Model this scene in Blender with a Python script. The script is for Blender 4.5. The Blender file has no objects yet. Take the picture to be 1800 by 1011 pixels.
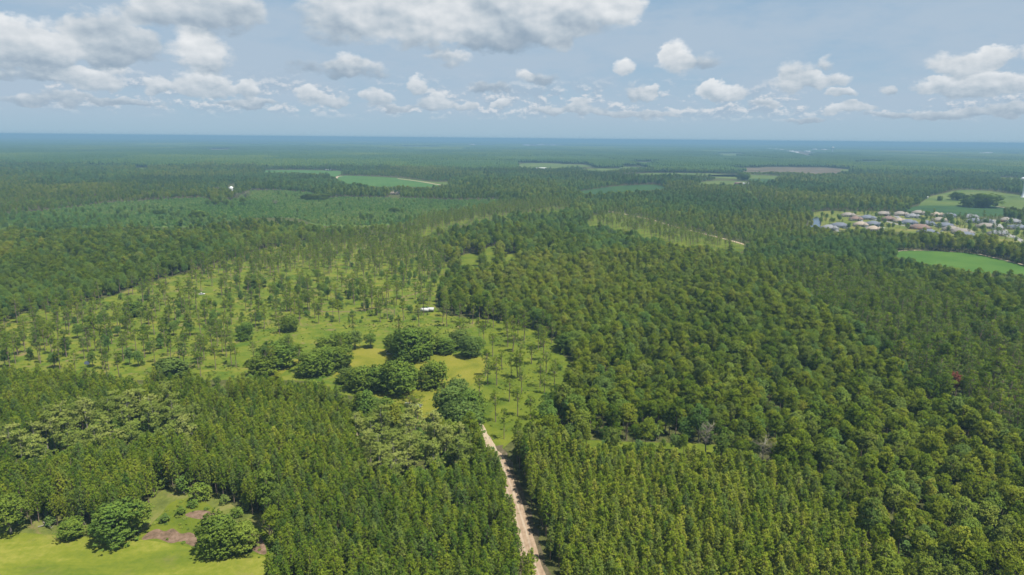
import bpy, math, random
import numpy as np
from mathutils import Matrix, Vector
from mathutils.geometry import tessellate_polygon

R = math.radians
rng = np.random.default_rng(7)
random.seed(7)
scene = bpy.context.scene
COL = scene.collection

# ------------------------------------------------------------------ camera, sky, sun
CAM_H, F_PX, PITCH, ROLL = 120.0, 1200.0, R(12.32), R(0.54)
cam_d = bpy.data.cameras.new('camera')
cam_d.sensor_fit = 'HORIZONTAL'; cam_d.sensor_width = 36.0; cam_d.lens = 36.0 * F_PX / 1800.0
cam_d.clip_start = 1.0; cam_d.clip_end = 300000.0
cam = bpy.data.objects.new('camera', cam_d); COL.objects.link(cam)
M = Matrix.Translation((0, 0, CAM_H)) @ Matrix.Rotation(math.pi / 2 - PITCH, 4, 'X') @ Matrix.Rotation(ROLL, 4, 'Z')
cam.matrix_world = M
scene.camera = cam
MR = np.array(M.to_3x3())

SUN_EL = R(66.0)
SUN_AZ = math.atan2(0.82, -0.57)             # measured from +Y towards +X: to the right and a little behind
sun_vec = Vector((math.sin(SUN_AZ) * math.cos(SUN_EL), math.cos(SUN_AZ) * math.cos(SUN_EL), math.sin(SUN_EL)))
sd = bpy.data.lights.new('sun', 'SUN'); sd.energy = 5.0; sd.angle = R(0.53); sd.color = (1.0, 0.96, 0.88)
sun = bpy.data.objects.new('sun', sd); COL.objects.link(sun)
sun.rotation_euler = sun_vec.to_track_quat('Z', 'Y').to_euler(); sun.location = (0, 0, 500)

scene.view_settings.view_transform = 'Standard'
scene.view_settings.look = 'None'
scene.view_settings.exposure = 0.85
scene.view_settings.gamma = 1.0
scene.view_settings.use_curve_mapping = False
cy = scene.cycles
cy.max_bounces = 4; cy.diffuse_bounces = 3; cy.glossy_bounces = 1; cy.transmission_bounces = 2
cy.transparent_max_bounces = 4; cy.volume_bounces = 0
cy.use_denoising = True; cy.denoiser = 'OPENIMAGEDENOISE'; cy.denoising_input_passes = 'RGB_ALBEDO_NORMAL'; cy.denoising_prefilter = 'ACCURATE'
cy.use_adaptive_sampling = False
scene.render.use_persistent_data = False


def ray(u, v):
    """world direction through a point of the 1800 x 1011 photograph"""
    d = np.array([(u - 900.0) / F_PX, -(v - 505.5) / F_PX, -1.0])
    d = MR @ d
    return d / np.linalg.norm(d)


def G(u, v, z=0.0):
    d = ray(u, v)
    t = (z - CAM_H) / d[2]
    return np.array([d[0] * t, d[1] * t, z])


def proj(x, y, z):
    p = np.stack([np.asarray(x, float), np.asarray(y, float), np.broadcast_to(np.asarray(z, float) - CAM_H, np.shape(x))], -1)
    c = p @ MR                                 # columns of MR are the camera's axes
    w = -c[..., 2]
    w = np.where(w < 1e-3, 1e-3, w)
    return 900.0 + F_PX * c[..., 0] / w, 505.5 - F_PX * c[..., 1] / w, w


def az_el(u, v):
    d = ray(u, v)
    return math.degrees(math.atan2(d[0], d[1])), math.degrees(math.asin(d[2]))


# ------------------------------------------------------------------ node helper
class NT:
    def __init__(s, tree):
        s.t = tree; s.t.nodes.clear()

    def n(s, kind, **kw):
        nd = s.t.nodes.new(kind)
        ins = kw.pop('ins', {})
        for k, v in kw.items():
            setattr(nd, k, v)
        for k, v in ins.items():
            s.set(nd.inputs[k], v)
        return nd

    def set(s, sock, v):
        if isinstance(v, bpy.types.NodeSocket):
            s.t.links.new(v, sock)
        else:
            try:
                sock.default_value = v
            except Exception:
                sock.default_value = (v[0], v[1], v[2], 1.0)

    def math(s, op, a, b=0.0, c=None, clamp=False):
        nd = s.t.nodes.new('ShaderNodeMath'); nd.operation = op; nd.use_clamp = clamp
        s.set(nd.inputs[0], a); s.set(nd.inputs[1], b)
        if c is not None:
            s.set(nd.inputs[2], c)
        return nd.outputs[0]

    def vec(s, op, a, b=(0, 0, 0)):
        nd = s.t.nodes.new('ShaderNodeVectorMath'); nd.operation = op
        s.set(nd.inputs[0], a)
        if op != 'LENGTH':
            s.set(nd.inputs[1], b)
            return nd.outputs[0]
        return nd.outputs['Value']

    def mixc(s, f, a, b, blend='MIX'):
        nd = s.t.nodes.new('ShaderNodeMix'); nd.data_type = 'RGBA'; nd.blend_type = blend; nd.clamp_factor = True
        s.set(nd.inputs[0], f)
        s.set(nd.inputs[6], a if isinstance(a, bpy.types.NodeSocket) else (*a[:3], 1.0))
        s.set(nd.inputs[7], b if isinstance(b, bpy.types.NodeSocket) else (*b[:3], 1.0))
        return nd.outputs[2]

    def smooth(s, v, lo, hi, a=0.0, b=1.0):
        nd = s.t.nodes.new('ShaderNodeMapRange'); nd.interpolation_type = 'SMOOTHSTEP'
        s.set(nd.inputs[0], v); s.set(nd.inputs[1], lo); s.set(nd.inputs[2], hi); s.set(nd.inputs[3], a); s.set(nd.inputs[4], b)
        return nd.outputs[0]

    def noise(s, v, scale, detail=4.0, rough=0.55, dist=0.0):
        nd = s.t.nodes.new('ShaderNodeTexNoise'); nd.noise_dimensions = '3D'
        s.set(nd.inputs['Vector'], v); s.set(nd.inputs['Scale'], scale)
        s.set(nd.inputs['Detail'], detail); s.set(nd.inputs['Roughness'], rough); s.set(nd.inputs['Distortion'], dist)
        return nd.outputs[0]

    def ramp(s, f, stops):
        nd = s.t.nodes.new('ShaderNodeValToRGB')
        el = nd.color_ramp.elements
        while len(el) < len(stops):
            el.new(0.5)
        for e, (p, c) in zip(el, stops):
            e.position = p; e.color = (*c, 1.0)
        s.set(nd.inputs[0], f)
        return nd.outputs[0]


# ------------------------------------------------------------------ world: sky with cumulus in it
# cumulus puffs: centre and half sizes in the photograph's pixels, brightness 0..1, strength
PUFFS = [
    # (u, v, half width, half height up, half height down, brightness, strength)
    (30, 72, 72, 38, 26, 0.92, 1.0), (85, 85, 45, 22, 18, 0.8, .9),
    (190, 62, 62, 44, 38, 0.62, 1.0), (215, 85, 62, 34, 26, 0.5, .9), (140, 50, 26, 20, 20, 0.75, .7),
    (350, 15, 95, 40, 40, 0.66, 1.0), (290, 20, 60, 28, 22, 0.6, .8), (410, 20, 45, 36, 28, 0.75, .9),
    (345, 92, 42, 38, 26, 0.92, 1.0), (375, 105, 38, 26, 20, 0.7, .8),
    (165, 135, 48, 22, 17, 0.9, 1.0), (40, 108, 75, 14, 14, 0.45, .55), (60, 130, 70, 12, 12, .45, .5),
    (600, 25, 80, 60, 48, 0.68, 1.0), (700, 25, 110, 70, 45, 0.92, 1.0), (760, 50, 70, 45, 34, 1.0, 1.0), (850, 30, 110, 60, 50, 0.68, 1.0),
    (960, 20, 95, 50, 50, 0.75, 1.0), (1040, 15, 80, 50, 42, 0.9, 1.0), (1095, 15, 40, 40, 30, 0.85, .9), (900, 70, 100, 26, 24, 0.45, .8),
    (980, 72, 30, 18, 16, 0.8, .8), (785, 102, 44, 14, 14, 0.8, .9),
    (345, 150, 44, 26, 20, 0.88, .85), (385, 150, 20, 20, 18, .8, .7), (430, 158, 24, 16, 14, 0.9, .85), (275, 150, 18, 14, 11, 0.85, .75),
    (612, 110, 34, 16, 13, .8, .75), (640, 122, 45, 16, 14, 0.55, .7), (560, 120, 70, 16, 14, .3, .55),
    (734, 147, 19, 20, 15, 0.92, .95), (545, 172, 28, 20, 16, 0.88, .8), (590, 178, 26, 14, 12, 0.75, .7), (660, 170, 32, 16, 12, 0.85, .78),
    (770, 180, 34, 14, 12, 0.85, .78), (820, 186, 26, 8, 8, .75, .7), (882, 184, 18, 10, 8, 0.92, .9), (922, 134, 17, 16, 13, 0.9, .85), (950, 138, 34, 14, 12, 0.3, .6), (860, 150, 40, 12, 10, .3, .5),
    (1020, 190, 22, 18, 11, 0.85, .75), (975, 192, 45, 9, 9, .65, .7), (1060, 196, 50, 8, 8, 0.6, .65), (1130, 200, 60, 9, 8, 0.7, .7),
    (1097, 121, 22, 16, 12, 0.9, .95), (1186, 104, 32, 32, 26, 1.0, 1.1), (1235, 105, 34, 14, 12, .5, .6), (1170, 95, 14, 16, 12, 1.0, .9),
    (1125, 165, 36, 14, 12, .75, .75), (1145, 158, 14, 10, 9, .9, .8), (1268, 164, 42, 18, 12, 0.95, 1.05), (1250, 160, 18, 16, 10, 1.0, .9),
    (1400, 125, 30, 18, 14, .75, .75), (1415, 144, 62, 16, 13, 0.88, .95), (1450, 108, 14, 10, 12, .7, .6), (1482, 166, 26, 9, 7, 0.85, .85),
    (1340, 182, 30, 8, 7, .75, .75), (1465, 193, 14, 9, 8, .92, .85), (1505, 190, 34, 8, 8, .8, .8), (1560, 158, 13, 8, 8, .7, .75), (1645, 150, 16, 10, 9, .9, .7),
    (1700, 112, 58, 22, 18, 0.95, 1.0), (1745, 100, 30, 14, 14, .9, .8), (1705, 152, 74, 18, 15, 0.82, 1.0), (1760, 140, 42, 12, 12, .95, .85),
    (1590, 205, 60, 8, 7, .5, .6), (1700, 200, 70, 10, 8, .55, .65), (1770, 190, 50, 10, 9, .6, .65), (1420, 212, 40, 6, 6, .5, .5),
    (100, 175, 80, 10, 9, .5, .6), (130, 165, 24, 8, 7, .75, .6), (230, 180, 50, 9, 8, .5, .55), (450, 182, 60, 8, 7, .55, .6), (700, 188, 60, 8, 7, .55, .6),
    (1880, 90, 60, 26, 20, .85, 1.0), (1960, 150, 70, 20, 16, .8, .9), (-90, 60, 90, 40, 30, .8, 1.0), (-180, 140, 80, 20, 18, .7, .9),
    (1300, -70, 130, 40, 30, .8, 1.0), (1600, -110, 160, 50, 36, .85, 1.0), (100, -80, 150, 50, 36, .8, 1.0), (800, -120, 260, 70, 60, .7, 1.0),
]


SKY_K = 0.57          # brightness of the sky colours below, given for the exposure in use


def build_world():
    w = bpy.data.worlds.new('World'); scene.world = w; w.use_nodes = True
    nt = NT(w.node_tree)
    out = nt.n('ShaderNodeOutputWorld')
    sky = nt.n('ShaderNodeTexSky', sky_type='NISHITA')
    sky.sun_disc = False; sky.sun_elevation = SUN_EL; sky.sun_rotation = SUN_AZ
    sky.air_density = 1.0; sky.dust_density = 1.6; sky.ozone_density = 1.2; sky.altitude = 100
    tc = nt.n('ShaderNodeTexCoord')
    D = tc.outputs['Generated']
    sx = nt.n('ShaderNodeSeparateXYZ', ins={0: D})
    az = nt.math('MULTIPLY', nt.math('ARCTAN2', sx.outputs[0], sx.outputs[1]), 180 / math.pi)
    el = nt.math('MULTIPLY', nt.math('ARCSINE', sx.outputs[2]), 180 / math.pi)
    base = nt.n('ShaderNodeCombineXYZ', ins={0: az, 1: el, 2: 0.0}).outputs[0]
    # finer structure near the horizon, where clouds are farther off
    depth = nt.math('DIVIDE', 9.0, nt.math('ADD', nt.math('MAXIMUM', el, 0.0), 2.2))
    fine = nt.n('ShaderNodeCombineXYZ', ins={0: nt.math('MULTIPLY', az, 1.0), 1: nt.math('MULTIPLY', el, 1.5), 2: 0.0}).outputs[0]
    wn = nt.n('ShaderNodeTexNoise', ins={'Vector': fine, 'Scale': 0.55, 'Detail': 4.0, 'Roughness': 0.55})
    warp = nt.vec('SUBTRACT', wn.outputs['Color'], (0.5, 0.5, 0.5))
    wsc = nt.n('ShaderNodeVectorMath', operation='SCALE'); nt.set(wsc.inputs[0], warp); nt.set(wsc.inputs['Scale'], 1.7)
    P = nt.vec('ADD', base, wsc.outputs[0])
    F = None; A = None
    lk = nt.t.links
    for (u, v, rx, up, dn, br, st) in PUFFS:
        k = 57.3 / F_PX
        a, e = az_el(u, v - (up - dn) * 0.35)
        ra, re = rx * k * 1.12, (up + dn) / 2 * k * 1.12
        mp = nt.t.nodes.new('ShaderNodeMapping'); mp.vector_type = 'TEXTURE'     # (P - centre) / size
        mp.inputs[1].default_value = (a, e, 0); mp.inputs[3].default_value = (ra, re, 1)
        lk.new(P, mp.inputs[0])
        dt = nt.t.nodes.new('ShaderNodeVectorMath'); dt.operation = 'DOT_PRODUCT'
        lk.new(mp.outputs[0], dt.inputs[0]); lk.new(mp.outputs[0], dt.inputs[1])
        f = nt.math('MULTIPLY_ADD', dt.outputs['Value'], -st, st, clamp=True)
        ac = nt.t.nodes.new('ShaderNodeVectorMath'); ac.operation = 'MULTIPLY_ADD'
        lk.new(f, ac.inputs[0]); ac.inputs[1].default_value = (br, e, re)
        if A is not None:
            lk.new(A, ac.inputs[2])
        A = ac.outputs[0]
        F = f if F is None else nt.math('ADD', F, f)
        if len(nt.t.nodes) % 3 == 0:
            # feed the sum back (at no visible size) so that the puffs are worked out one after another
            pm = nt.n('ShaderNodeVectorMath', operation='MULTIPLY_ADD')
            nt.set(pm.inputs[0], A); nt.set(pm.inputs[1], (1e-7, 1e-7, 1e-7)); nt.set(pm.inputs[2], P)
            P = pm.outputs[0]
    sa = nt.n('ShaderNodeSeparateXYZ', ins={0: nt.vec('DIVIDE', A, nt.math('MAXIMUM', F, 0.001))})
    sp = nt.n('ShaderNodeSeparateXYZ', ins={0: P})
    rel = nt.math('DIVIDE', nt.math('SUBTRACT', sp.outputs[1], sa.outputs[1]), nt.math('MAXIMUM', sa.outputs[2], 0.05))
    H = nt.math('MULTIPLY_ADD', sa.outputs[0], 0.66, nt.math('MULTIPLY', rel, 0.30))
    F = nt.math('MINIMUM', F, 1.15)
    det = nt.noise(fine, 0.62, 6.0, 0.56)
    off = nt.vec('ADD', fine, (0.20, 0.42, 0.0))
    det2 = nt.noise(off, 0.62, 4.0, 0.5)
    big1 = nt.noise(fine, 0.22, 4.0, 0.5)
    big2 = nt.noise(nt.vec('ADD', fine, (0.5, 0.9, 0.0)), 0.22, 2.5, 0.45)
    nearc = nt.smooth(el, 3.0, 7.0)
    r1 = nt.math('MULTIPLY', nt.math('SUBTRACT', det, det2), 0.95)
    r2 = nt.math('MULTIPLY_ADD', nt.math('SUBTRACT', big1, big2), 1.5, nt.math('MULTIPLY', r1, 0.30))
    relief = nt.math('ADD', nt.math('MULTIPLY', r1, nt.math('SUBTRACT', 1.0, nearc)), nt.math('MULTIPLY', r2, nearc))
    dens = nt.math('ADD', F, nt.math('MULTIPLY', nt.math('SUBTRACT', det, 0.5), 1.5))
    mask = nt.smooth(dens, 0.06, nt.math('MULTIPLY_ADD', nearc, 0.40, 0.52))
    mask = nt.math('MULTIPLY', mask, nt.smooth(F, 0.0, 0.18))
    mask = nt.math('MULTIPLY', mask, 0.93)
    # faint small cumulus low in the sky and a thin grey veil over all of it
    band = nt.math('MULTIPLY', nt.smooth(el, 1.2, 2.4), nt.smooth(el, 5.2, 3.2))
    hn = nt.n('ShaderNodeCombineXYZ', ins={0: az, 1: nt.math('MULTIPLY', el, 1.7), 2: 4.0}).outputs[0]
    sn = nt.noise(hn, 0.62, 7.0, 0.62)
    sn2 = nt.noise(nt.vec('ADD', hn, (0.10, 0.42, 0.0)), 0.62, 5.0, 0.58)
    clus = nt.noise(hn, 0.16, 2.0, 0.5)
    small = nt.smooth(nt.math('MULTIPLY_ADD', clus, 0.5, nt.math('MULTIPLY', sn, 0.75)), 0.585, 0.70)
    small = nt.math('MULTIPLY', nt.math('MULTIPLY', small, band), 0.78)
    vn = nt.n('ShaderNodeCombineXYZ', ins={0: nt.math('MULTIPLY', az, 0.35), 1: el, 2: 9.0}).outputs[0]
    veil = nt.smooth(nt.noise(vn, 0.30, 5.0, 0.6), 0.26, 0.62, 0.0, 0.88)
    veil = nt.math('MULTIPLY', veil, nt.smooth(el, 0.3, 3.0))
    lit = nt.math('ADD', H, relief)
    ccol = nt.ramp(lit, [(0.0, (0.27, 0.36, 0.455)), (0.20, (0.35, 0.43, 0.515)), (0.38, (0.48, 0.55, 0.615)), (0.60, (0.66, 0.70, 0.735)), (0.88, (0.86, 0.875, 0.885))])
    dist = nt.smooth(el, 1.0, 7.0)
    ccol = nt.mixc(dist, nt.mixc(0.42, ccol, (0.36, 0.47, 0.58)), ccol)
    scol = nt.mixc(nt.smooth(nt.math('SUBTRACT', sn, sn2), -0.06, 0.14), (0.37, 0.475, 0.59), (0.72, 0.745, 0.77))
    # clear sky: physical sky first, then the milky humidity of a summer noon
    bg1 = nt.n('ShaderNodeBackground', ins={0: sky.outputs[0], 1: 0.05})
    milk = nt.ramp(nt.math('DIVIDE', nt.math('MAXIMUM', el, 0.0), 90.0), [(0.0, (0.385, 0.55, 0.68)), (0.03, (0.385, 0.535, 0.68)), (0.09, (0.31, 0.47, 0.64)), (0.16, (0.25, 0.43, 0.62)), (1.0, (0.10, 0.22, 0.44))])
    bg2 = nt.n('ShaderNodeBackground', ins={0: milk, 1: SKY_K})
    m1 = nt.n('ShaderNodeMixShader', ins={0: 0.88, 1: bg1.outputs[0], 2: bg2.outputs[0]})
    bgv = nt.n('ShaderNodeBackground', ins={0: (0.42, 0.525, 0.64, 1), 1: SKY_K})
    m2 = nt.n('ShaderNodeMixShader', ins={0: veil, 1: m1.outputs[0], 2: bgv.outputs[0]})
    bgs = nt.n('ShaderNodeBackground', ins={0: scol, 1: SKY_K})
    m3 = nt.n('ShaderNodeMixShader', ins={0: small, 1: m2.outputs[0], 2: bgs.outputs[0]})
    bgc = nt.n('ShaderNodeBackground', ins={0: ccol, 1: SKY_K})
    m4 = nt.n('ShaderNodeMixShader', ins={0: mask, 1: m3.outputs[0], 2: bgc.outputs[0]})
    nt.t.links.new(m4.outputs[0], out.inputs[0])
    w.cycles.sampling_method = 'MANUAL'; w.cycles.sample_map_resolution = 256


build_world()


# ------------------------------------------------------------------ materials
def new_mat(name):
    m = bpy.data.materials.new(name); m.use_nodes = True
    return m, NT(m.node_tree)


def finish(nt, color, rough=0.9, spec=0.2, bump=None, strength=0.5, dist=0.2, metallic=0.0):
    b = nt.n('ShaderNodeBsdfPrincipled')
    nt.set(b.inputs['Base Color'], color if isinstance(color, bpy.types.NodeSocket) else (*color, 1.0))
    nt.set(b.inputs['Roughness'], rough); b.inputs['Specular IOR Level'].default_value = spec
    b.inputs['Metallic'].default_value = metallic
    if bump is not None:
        bn = nt.n('ShaderNodeBump', ins={'Height': bump, 'Strength': strength, 'Distance': dist})
        nt.t.links.new(bn.outputs[0], b.inputs['Normal'])
    o = nt.n('ShaderNodeOutputMaterial')
    nt.t.links.new(b.outputs[0], o.inputs[0])


LEAF = [(0, (0.085, 0.166, 0.046)), (0.25, (0.120, 0.207, 0.041)), (0.5, (0.163, 0.241, 0.036)), (0.75, (0.218, 0.279, 0.040)), (1, (0.294, 0.328, 0.064))]


def foliage_mat(name, stops=LEAF, trans=0.40, spread=0.42, lean=0.2):
    m, nt = new_mat(name)
    at = nt.n('ShaderNodeAttribute', attribute_type='INSTANCER', attribute_name='tint')
    sh = nt.n('ShaderNodeAttribute', attribute_type='GEOMETRY', attribute_name='shade')
    g = nt.n('ShaderNodeNewGeometry')
    ns = nt.noise(g.outputs['Position'], 0.35, 3.0, 0.6)
    f = nt.math('ADD', at.outputs['Fac'], nt.math('MULTIPLY', nt.math('SUBTRACT', sh.outputs['Fac'], 0.5), spread))
    f = nt.math('ADD', f, nt.math('MULTIPLY', nt.math('SUBTRACT', ns, 0.5), 0.30), clamp=True)
    c = nt.ramp(f, stops)
    if lean and name not in ('pale_foliage', 'reddish_foliage'):
        oi = nt.n('ShaderNodeObjectInfo')
        rd = oi.outputs['Random']
        c = nt.mixc(nt.smooth(rd, 0.70, 0.86, 0.0, 0.50), c, nt.mixc(0.5, c, (0.125, 0.165, 0.085)))
        c = nt.mixc(nt.smooth(rd, 0.22, 0.08, 0.0, 0.42), c, nt.mixc(0.6, c, (0.185, 0.200, 0.020)))
    # a spray of leaves turns its mass outward and up, whatever way one blade lies
    N = None
    if lean:
        tc = nt.n('ShaderNodeTexCoord')
        ow = nt.vec('MULTIPLY_ADD', tc.outputs['Object'], (lean, lean, 0.0)) if False else nt.vec('ADD', nt.vec('MULTIPLY', tc.outputs['Object'], (lean, lean, 0.0)), (0.0, 0.0, 0.62))
        vt = nt.n('ShaderNodeVectorTransform', vector_type='VECTOR', convert_from='OBJECT', convert_to='WORLD', ins={0: nt.vec('NORMALIZE', ow)})
        N = nt.vec('NORMALIZE', nt.vec('ADD', nt.vec('MULTIPLY', vt.outputs[0], (1.0, 1.0, 1.0)), nt.vec('MULTIPLY', g.outputs['Normal'], (0.62, 0.62, 0.62))))
    d = nt.n('ShaderNodeBsdfDiffuse', ins={0: c})
    if N is not None:
        nt.t.links.new(N, d.inputs['Normal'])
    c2 = nt.mixc(0.5, c, (0.14, 0.20, 0.02), 'MIX')
    t = nt.n('ShaderNodeBsdfTranslucent', ins={0: c2})
    mx = nt.n('ShaderNodeMixShader', ins={0: trans, 1: d.outputs[0], 2: t.outputs[0]})
    o = nt.n('ShaderNodeOutputMaterial')
    nt.t.links.new(mx.outputs[0], o.inputs[0])
    return m


def bark_mat(name, a, b):
    m, nt = new_mat(name)
    tc = nt.n('ShaderNodeTexCoord')
    ns = nt.noise(tc.outputs['Object'], 2.0, 4.0)
    finish(nt, nt.mixc(ns, a, b), 0.95, 0.1)
    return m


MF = foliage_mat('foliage')
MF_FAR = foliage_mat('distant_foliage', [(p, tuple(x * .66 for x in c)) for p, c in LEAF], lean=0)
MF_PINE = foliage_mat('needles', [(0.0, (0.053, 0.105, 0.017)), (0.25, (0.095, 0.152, 0.015)), (0.5, (0.148, 0.204, 0.017)), (0.75, (0.211, 0.251, 0.022)), (1.0, (0.283, 0.291, 0.042))], 0.38, 0.60, 0.4)
MF_PALE = foliage_mat('pale_foliage', [(0.0, (0.135, 0.190, 0.034)), (0.5, (0.215, 0.262, 0.050)), (1.0, (0.31, 0.335, 0.090))], 0.40, 0.40)
MF_RED = foliage_mat('reddish_foliage', [(0.0, (0.10, 0.03, 0.02)), (1.0, (0.20, 0.07, 0.045))], 0.2, 0.5)
MF_GREY = foliage_mat('grey_twigs', [(0.0, (0.10, 0.09, 0.065)), (1.0, (0.20, 0.18, 0.13))], 0.1, 0.6)
MB_PINE = bark_mat('pine_bark', (0.14, 0.10, 0.075), (0.26, 0.20, 0.16))
MB_OAK = bark_mat('oak_bark', (0.10, 0.09, 0.075), (0.20, 0.18, 0.155))
MB_PALE = bark_mat('pale_bark', (0.15, 0.135, 0.11), (0.27, 0.25, 0.21))


def plain(name, col, rough=0.8, var=0.15, scale=1.5, spec=0.2, metallic=0.0):
    m, nt = new_mat(name)
    g = nt.n('ShaderNodeNewGeometry')
    ns = nt.noise(g.outputs['Position'], scale, 4.0)
    finish(nt, nt.mixc(ns, tuple(c * (1 - var) for c in col), tuple(min(1, c * (1 + var)) for c in col)), rough, spec, metallic=metallic)
    return m


def pos2(nt):
    g = nt.n('ShaderNodeNewGeometry')
    return g.outputs['Position']


def ground_mat():
    m, nt = new_mat('woodland_floor')
    p = pos2(nt)
    r = nt.vec('LENGTH', p)
    big = nt.noise(nt.vec('MULTIPLY', p, (0.0011, 0.0004, 0)), 1.0, 6.0, 0.6)
    fine = nt.noise(p, 0.35, 5.0, 0.65)
    near = nt.ramp(fine, [(0.30, (0.030, 0.034, 0.012)), (0.5, (0.055, 0.060, 0.018)), (0.68, (0.100, 0.100, 0.030)), (0.8, (0.14, 0.10, 0.06))])
    far = nt.ramp(big, [(0.32, (0.016, 0.036, 0.016)), (0.5, (0.030, 0.056, 0.020)), (0.66, (0.052, 0.078, 0.026))])
    # a wider countryside of woods far off: canopy colours seen from afar
    c = nt.mixc(nt.smooth(r, 9000.0, 16000.0), near, far)
    finish(nt, c, 0.95, 0.05)
    return m


def meadow_mat(name, cols, scale=0.045, fine=0.9, streak=(1, 1, 1), tan=0.0):
    """cols: dark, mid, light grass; uneven grass in patches with scrubby relief"""
    m, nt = new_mat(name)
    p = pos2(nt)
    ps = nt.vec('MULTIPLY', p, streak)
    a = nt.noise(ps, scale, 5.0, 0.6, 0.6)
    b = nt.noise(p, fine, 5.0, 0.7)
    f = nt.math('ADD', nt.math('MULTIPLY', a, 0.72), nt.math('MULTIPLY', b, 0.28))
    c = nt.ramp(f, [(0.34, cols[0]), (0.5, cols[1]), (0.66, cols[2])])
    if tan:
        t = nt.smooth(nt.noise(nt.vec('ADD', p, (31, 7, 0)), scale * 1.3, 6.0, 0.68, 0.8), 0.54, 0.70, 0.0, tan)
        c = nt.mixc(t, c, (0.155, 0.115, 0.055))
    finish(nt, c, 0.95, 0.05, b, 0.6, 0.5)
    return m


def crop_mat(name, a, b, ang, period=5.5, amp=0.5):
    m, nt = new_mat(name)
    p = pos2(nt)
    d = (math.cos(ang), math.sin(ang))
    s = nt.n('ShaderNodeSeparateXYZ', ins={0: p})
    t = nt.math('ADD', nt.math('MULTIPLY', s.outputs[0], d[0]), nt.math('MULTIPLY', s.outputs[1], d[1]))
    w = nt.math('SINE', nt.math('MULTIPLY', t, 2 * math.pi / period))
    ns = nt.noise(p, 0.02, 5.0, 0.6)
    f = nt.math('ADD', nt.math('MULTIPLY', w, 0.08 * amp), ns)
    finish(nt, nt.ramp(f, [(0.3, a), (0.7, b)]), 0.9, 0.1)
    return m


def road_mat(name, a, b, c=None):
    m, nt = new_mat(name)
    p = pos2(nt)
    ns = nt.noise(p, 0.5, 6.0, 0.65)
    n2 = nt.noise(nt.vec('MULTIPLY', p, (1.0, 0.12, 1.0)), 1.1, 4.0, 0.6)
    f = nt.math('ADD', nt.math('MULTIPLY', ns, 0.5), nt.math('MULTIPLY', n2, 0.5))
    finish(nt, nt.ramp(f, [(0.33, a), (0.5, b), (0.68, c or tuple(min(1, x * 1.15) for x in b))]), 0.95, 0.1, ns, 0.5, 0.1)
    return m


def water_mat(name, col):
    m, nt = new_mat(name)
    p = pos2(nt)
    finish(nt, col, 0.08, 0.5, nt.noise(p, 1.5, 3.0), 0.15, 0.05)
    return m


# ------------------------------------------------------------------ mesh helpers
def link(o, parent=None):
    COL.objects.link(o)
    if parent is not None:
        o.parent = parent
    return o


def mesh_np(name, V, quads=None, tris=None, mats=(), midx=None, shade=None, smooth=False):
    me = bpy.data.meshes.new(name)
    V = np.asarray(V, np.float32)
    nq = 0 if quads is None else len(quads); nt_ = 0 if tris is None else len(tris)
    loops = []; tot = []
    if nq:
        loops.append(np.asarray(quads, np.int32).ravel()); tot.append(np.full(nq, 4, np.int32))
    if nt_:
        loops.append(np.asarray(tris, np.int32).ravel()); tot.append(np.full(nt_, 3, np.int32))
    L = np.concatenate(loops); T = np.concatenate(tot)
    me.vertices.add(len(V)); me.vertices.foreach_set('co', V.ravel())
    me.loops.add(len(L)); me.loops.foreach_set('vertex_index', L)
    me.polygons.add(len(T))
    st = np.concatenate([[0], np.cumsum(T)[:-1]]).astype(np.int32)
    me.polygons.foreach_set('loop_start', st)
    for mt in mats:
        me.materials.append(mt)
    if midx is not None:
        me.polygons.foreach_set('material_index', np.asarray(midx, np.int32))
    if smooth:
        me.polygons.foreach_set('use_smooth', np.ones(len(T), bool))
    me.update(calc_edges=True)
    if shade is not None:
        a = me.attributes.new('shade', 'FLOAT', 'FACE'); a.data.foreach_set('value', np.asarray(shade, np.float32))
    return me


class Geo:
    """collects quads with a material slot and a shade per face"""
    def __init__(s):
        s.V = []; s.Q = []; s.m = []; s.s = []; s.n = 0

    def add(s, V, Q, mat=0, shade=0.5):
        V = np.asarray(V, float); Q = np.asarray(Q, int)
        s.V.append(V); s.Q.append(Q + s.n); s.n += len(V)
        s.m.append(np.full(len(Q), mat)); s.s.append(np.broadcast_to(np.asarray(shade, float), (len(Q),)))

    def box(s, x0, x1, y0, y1, z0, z1, mat=0):
        V = [(x, y, z) for z in (z0, z1) for y in (y0, y1) for x in (x0, x1)]
        s.add(V, [(0, 2, 3, 1), (4, 5, 7, 6), (0, 1, 5, 4), (2, 6, 7, 3), (0, 4, 6, 2), (1, 3, 7, 5)], mat)

    def tube(s, pts, rad, k=6, mat=0):
        pts = [np.asarray(p, float) for p in pts]; V = []; Q = []
        for i, p in enumerate(pts):
            d = pts[min(i + 1, len(pts) - 1)] - pts[max(i - 1, 0)]
            d = d / (np.linalg.norm(d) + 1e-9)
            a = np.cross(d, (0, 0, 1.0) if abs(d[2]) < 0.9 else (1.0, 0, 0)); a /= np.linalg.norm(a)
            b = np.cross(d, a)
            for j in range(k):
                t = 2 * math.pi * j / k
                V.append(p + rad[i] * (math.cos(t) * a + math.sin(t) * b))
        for i in range(len(pts) - 1):
            for j in range(k):
                Q.append((i * k + j, i * k + (j + 1) % k, (i + 1) * k + (j + 1) % k, (i + 1) * k + j))
        s.add(V, Q, mat)

    def mesh(s, name, mats, smooth=False):
        return mesh_np(name, np.concatenate(s.V), np.concatenate(s.Q), None, mats, np.concatenate(s.m), np.concatenate(s.s), smooth)


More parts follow.
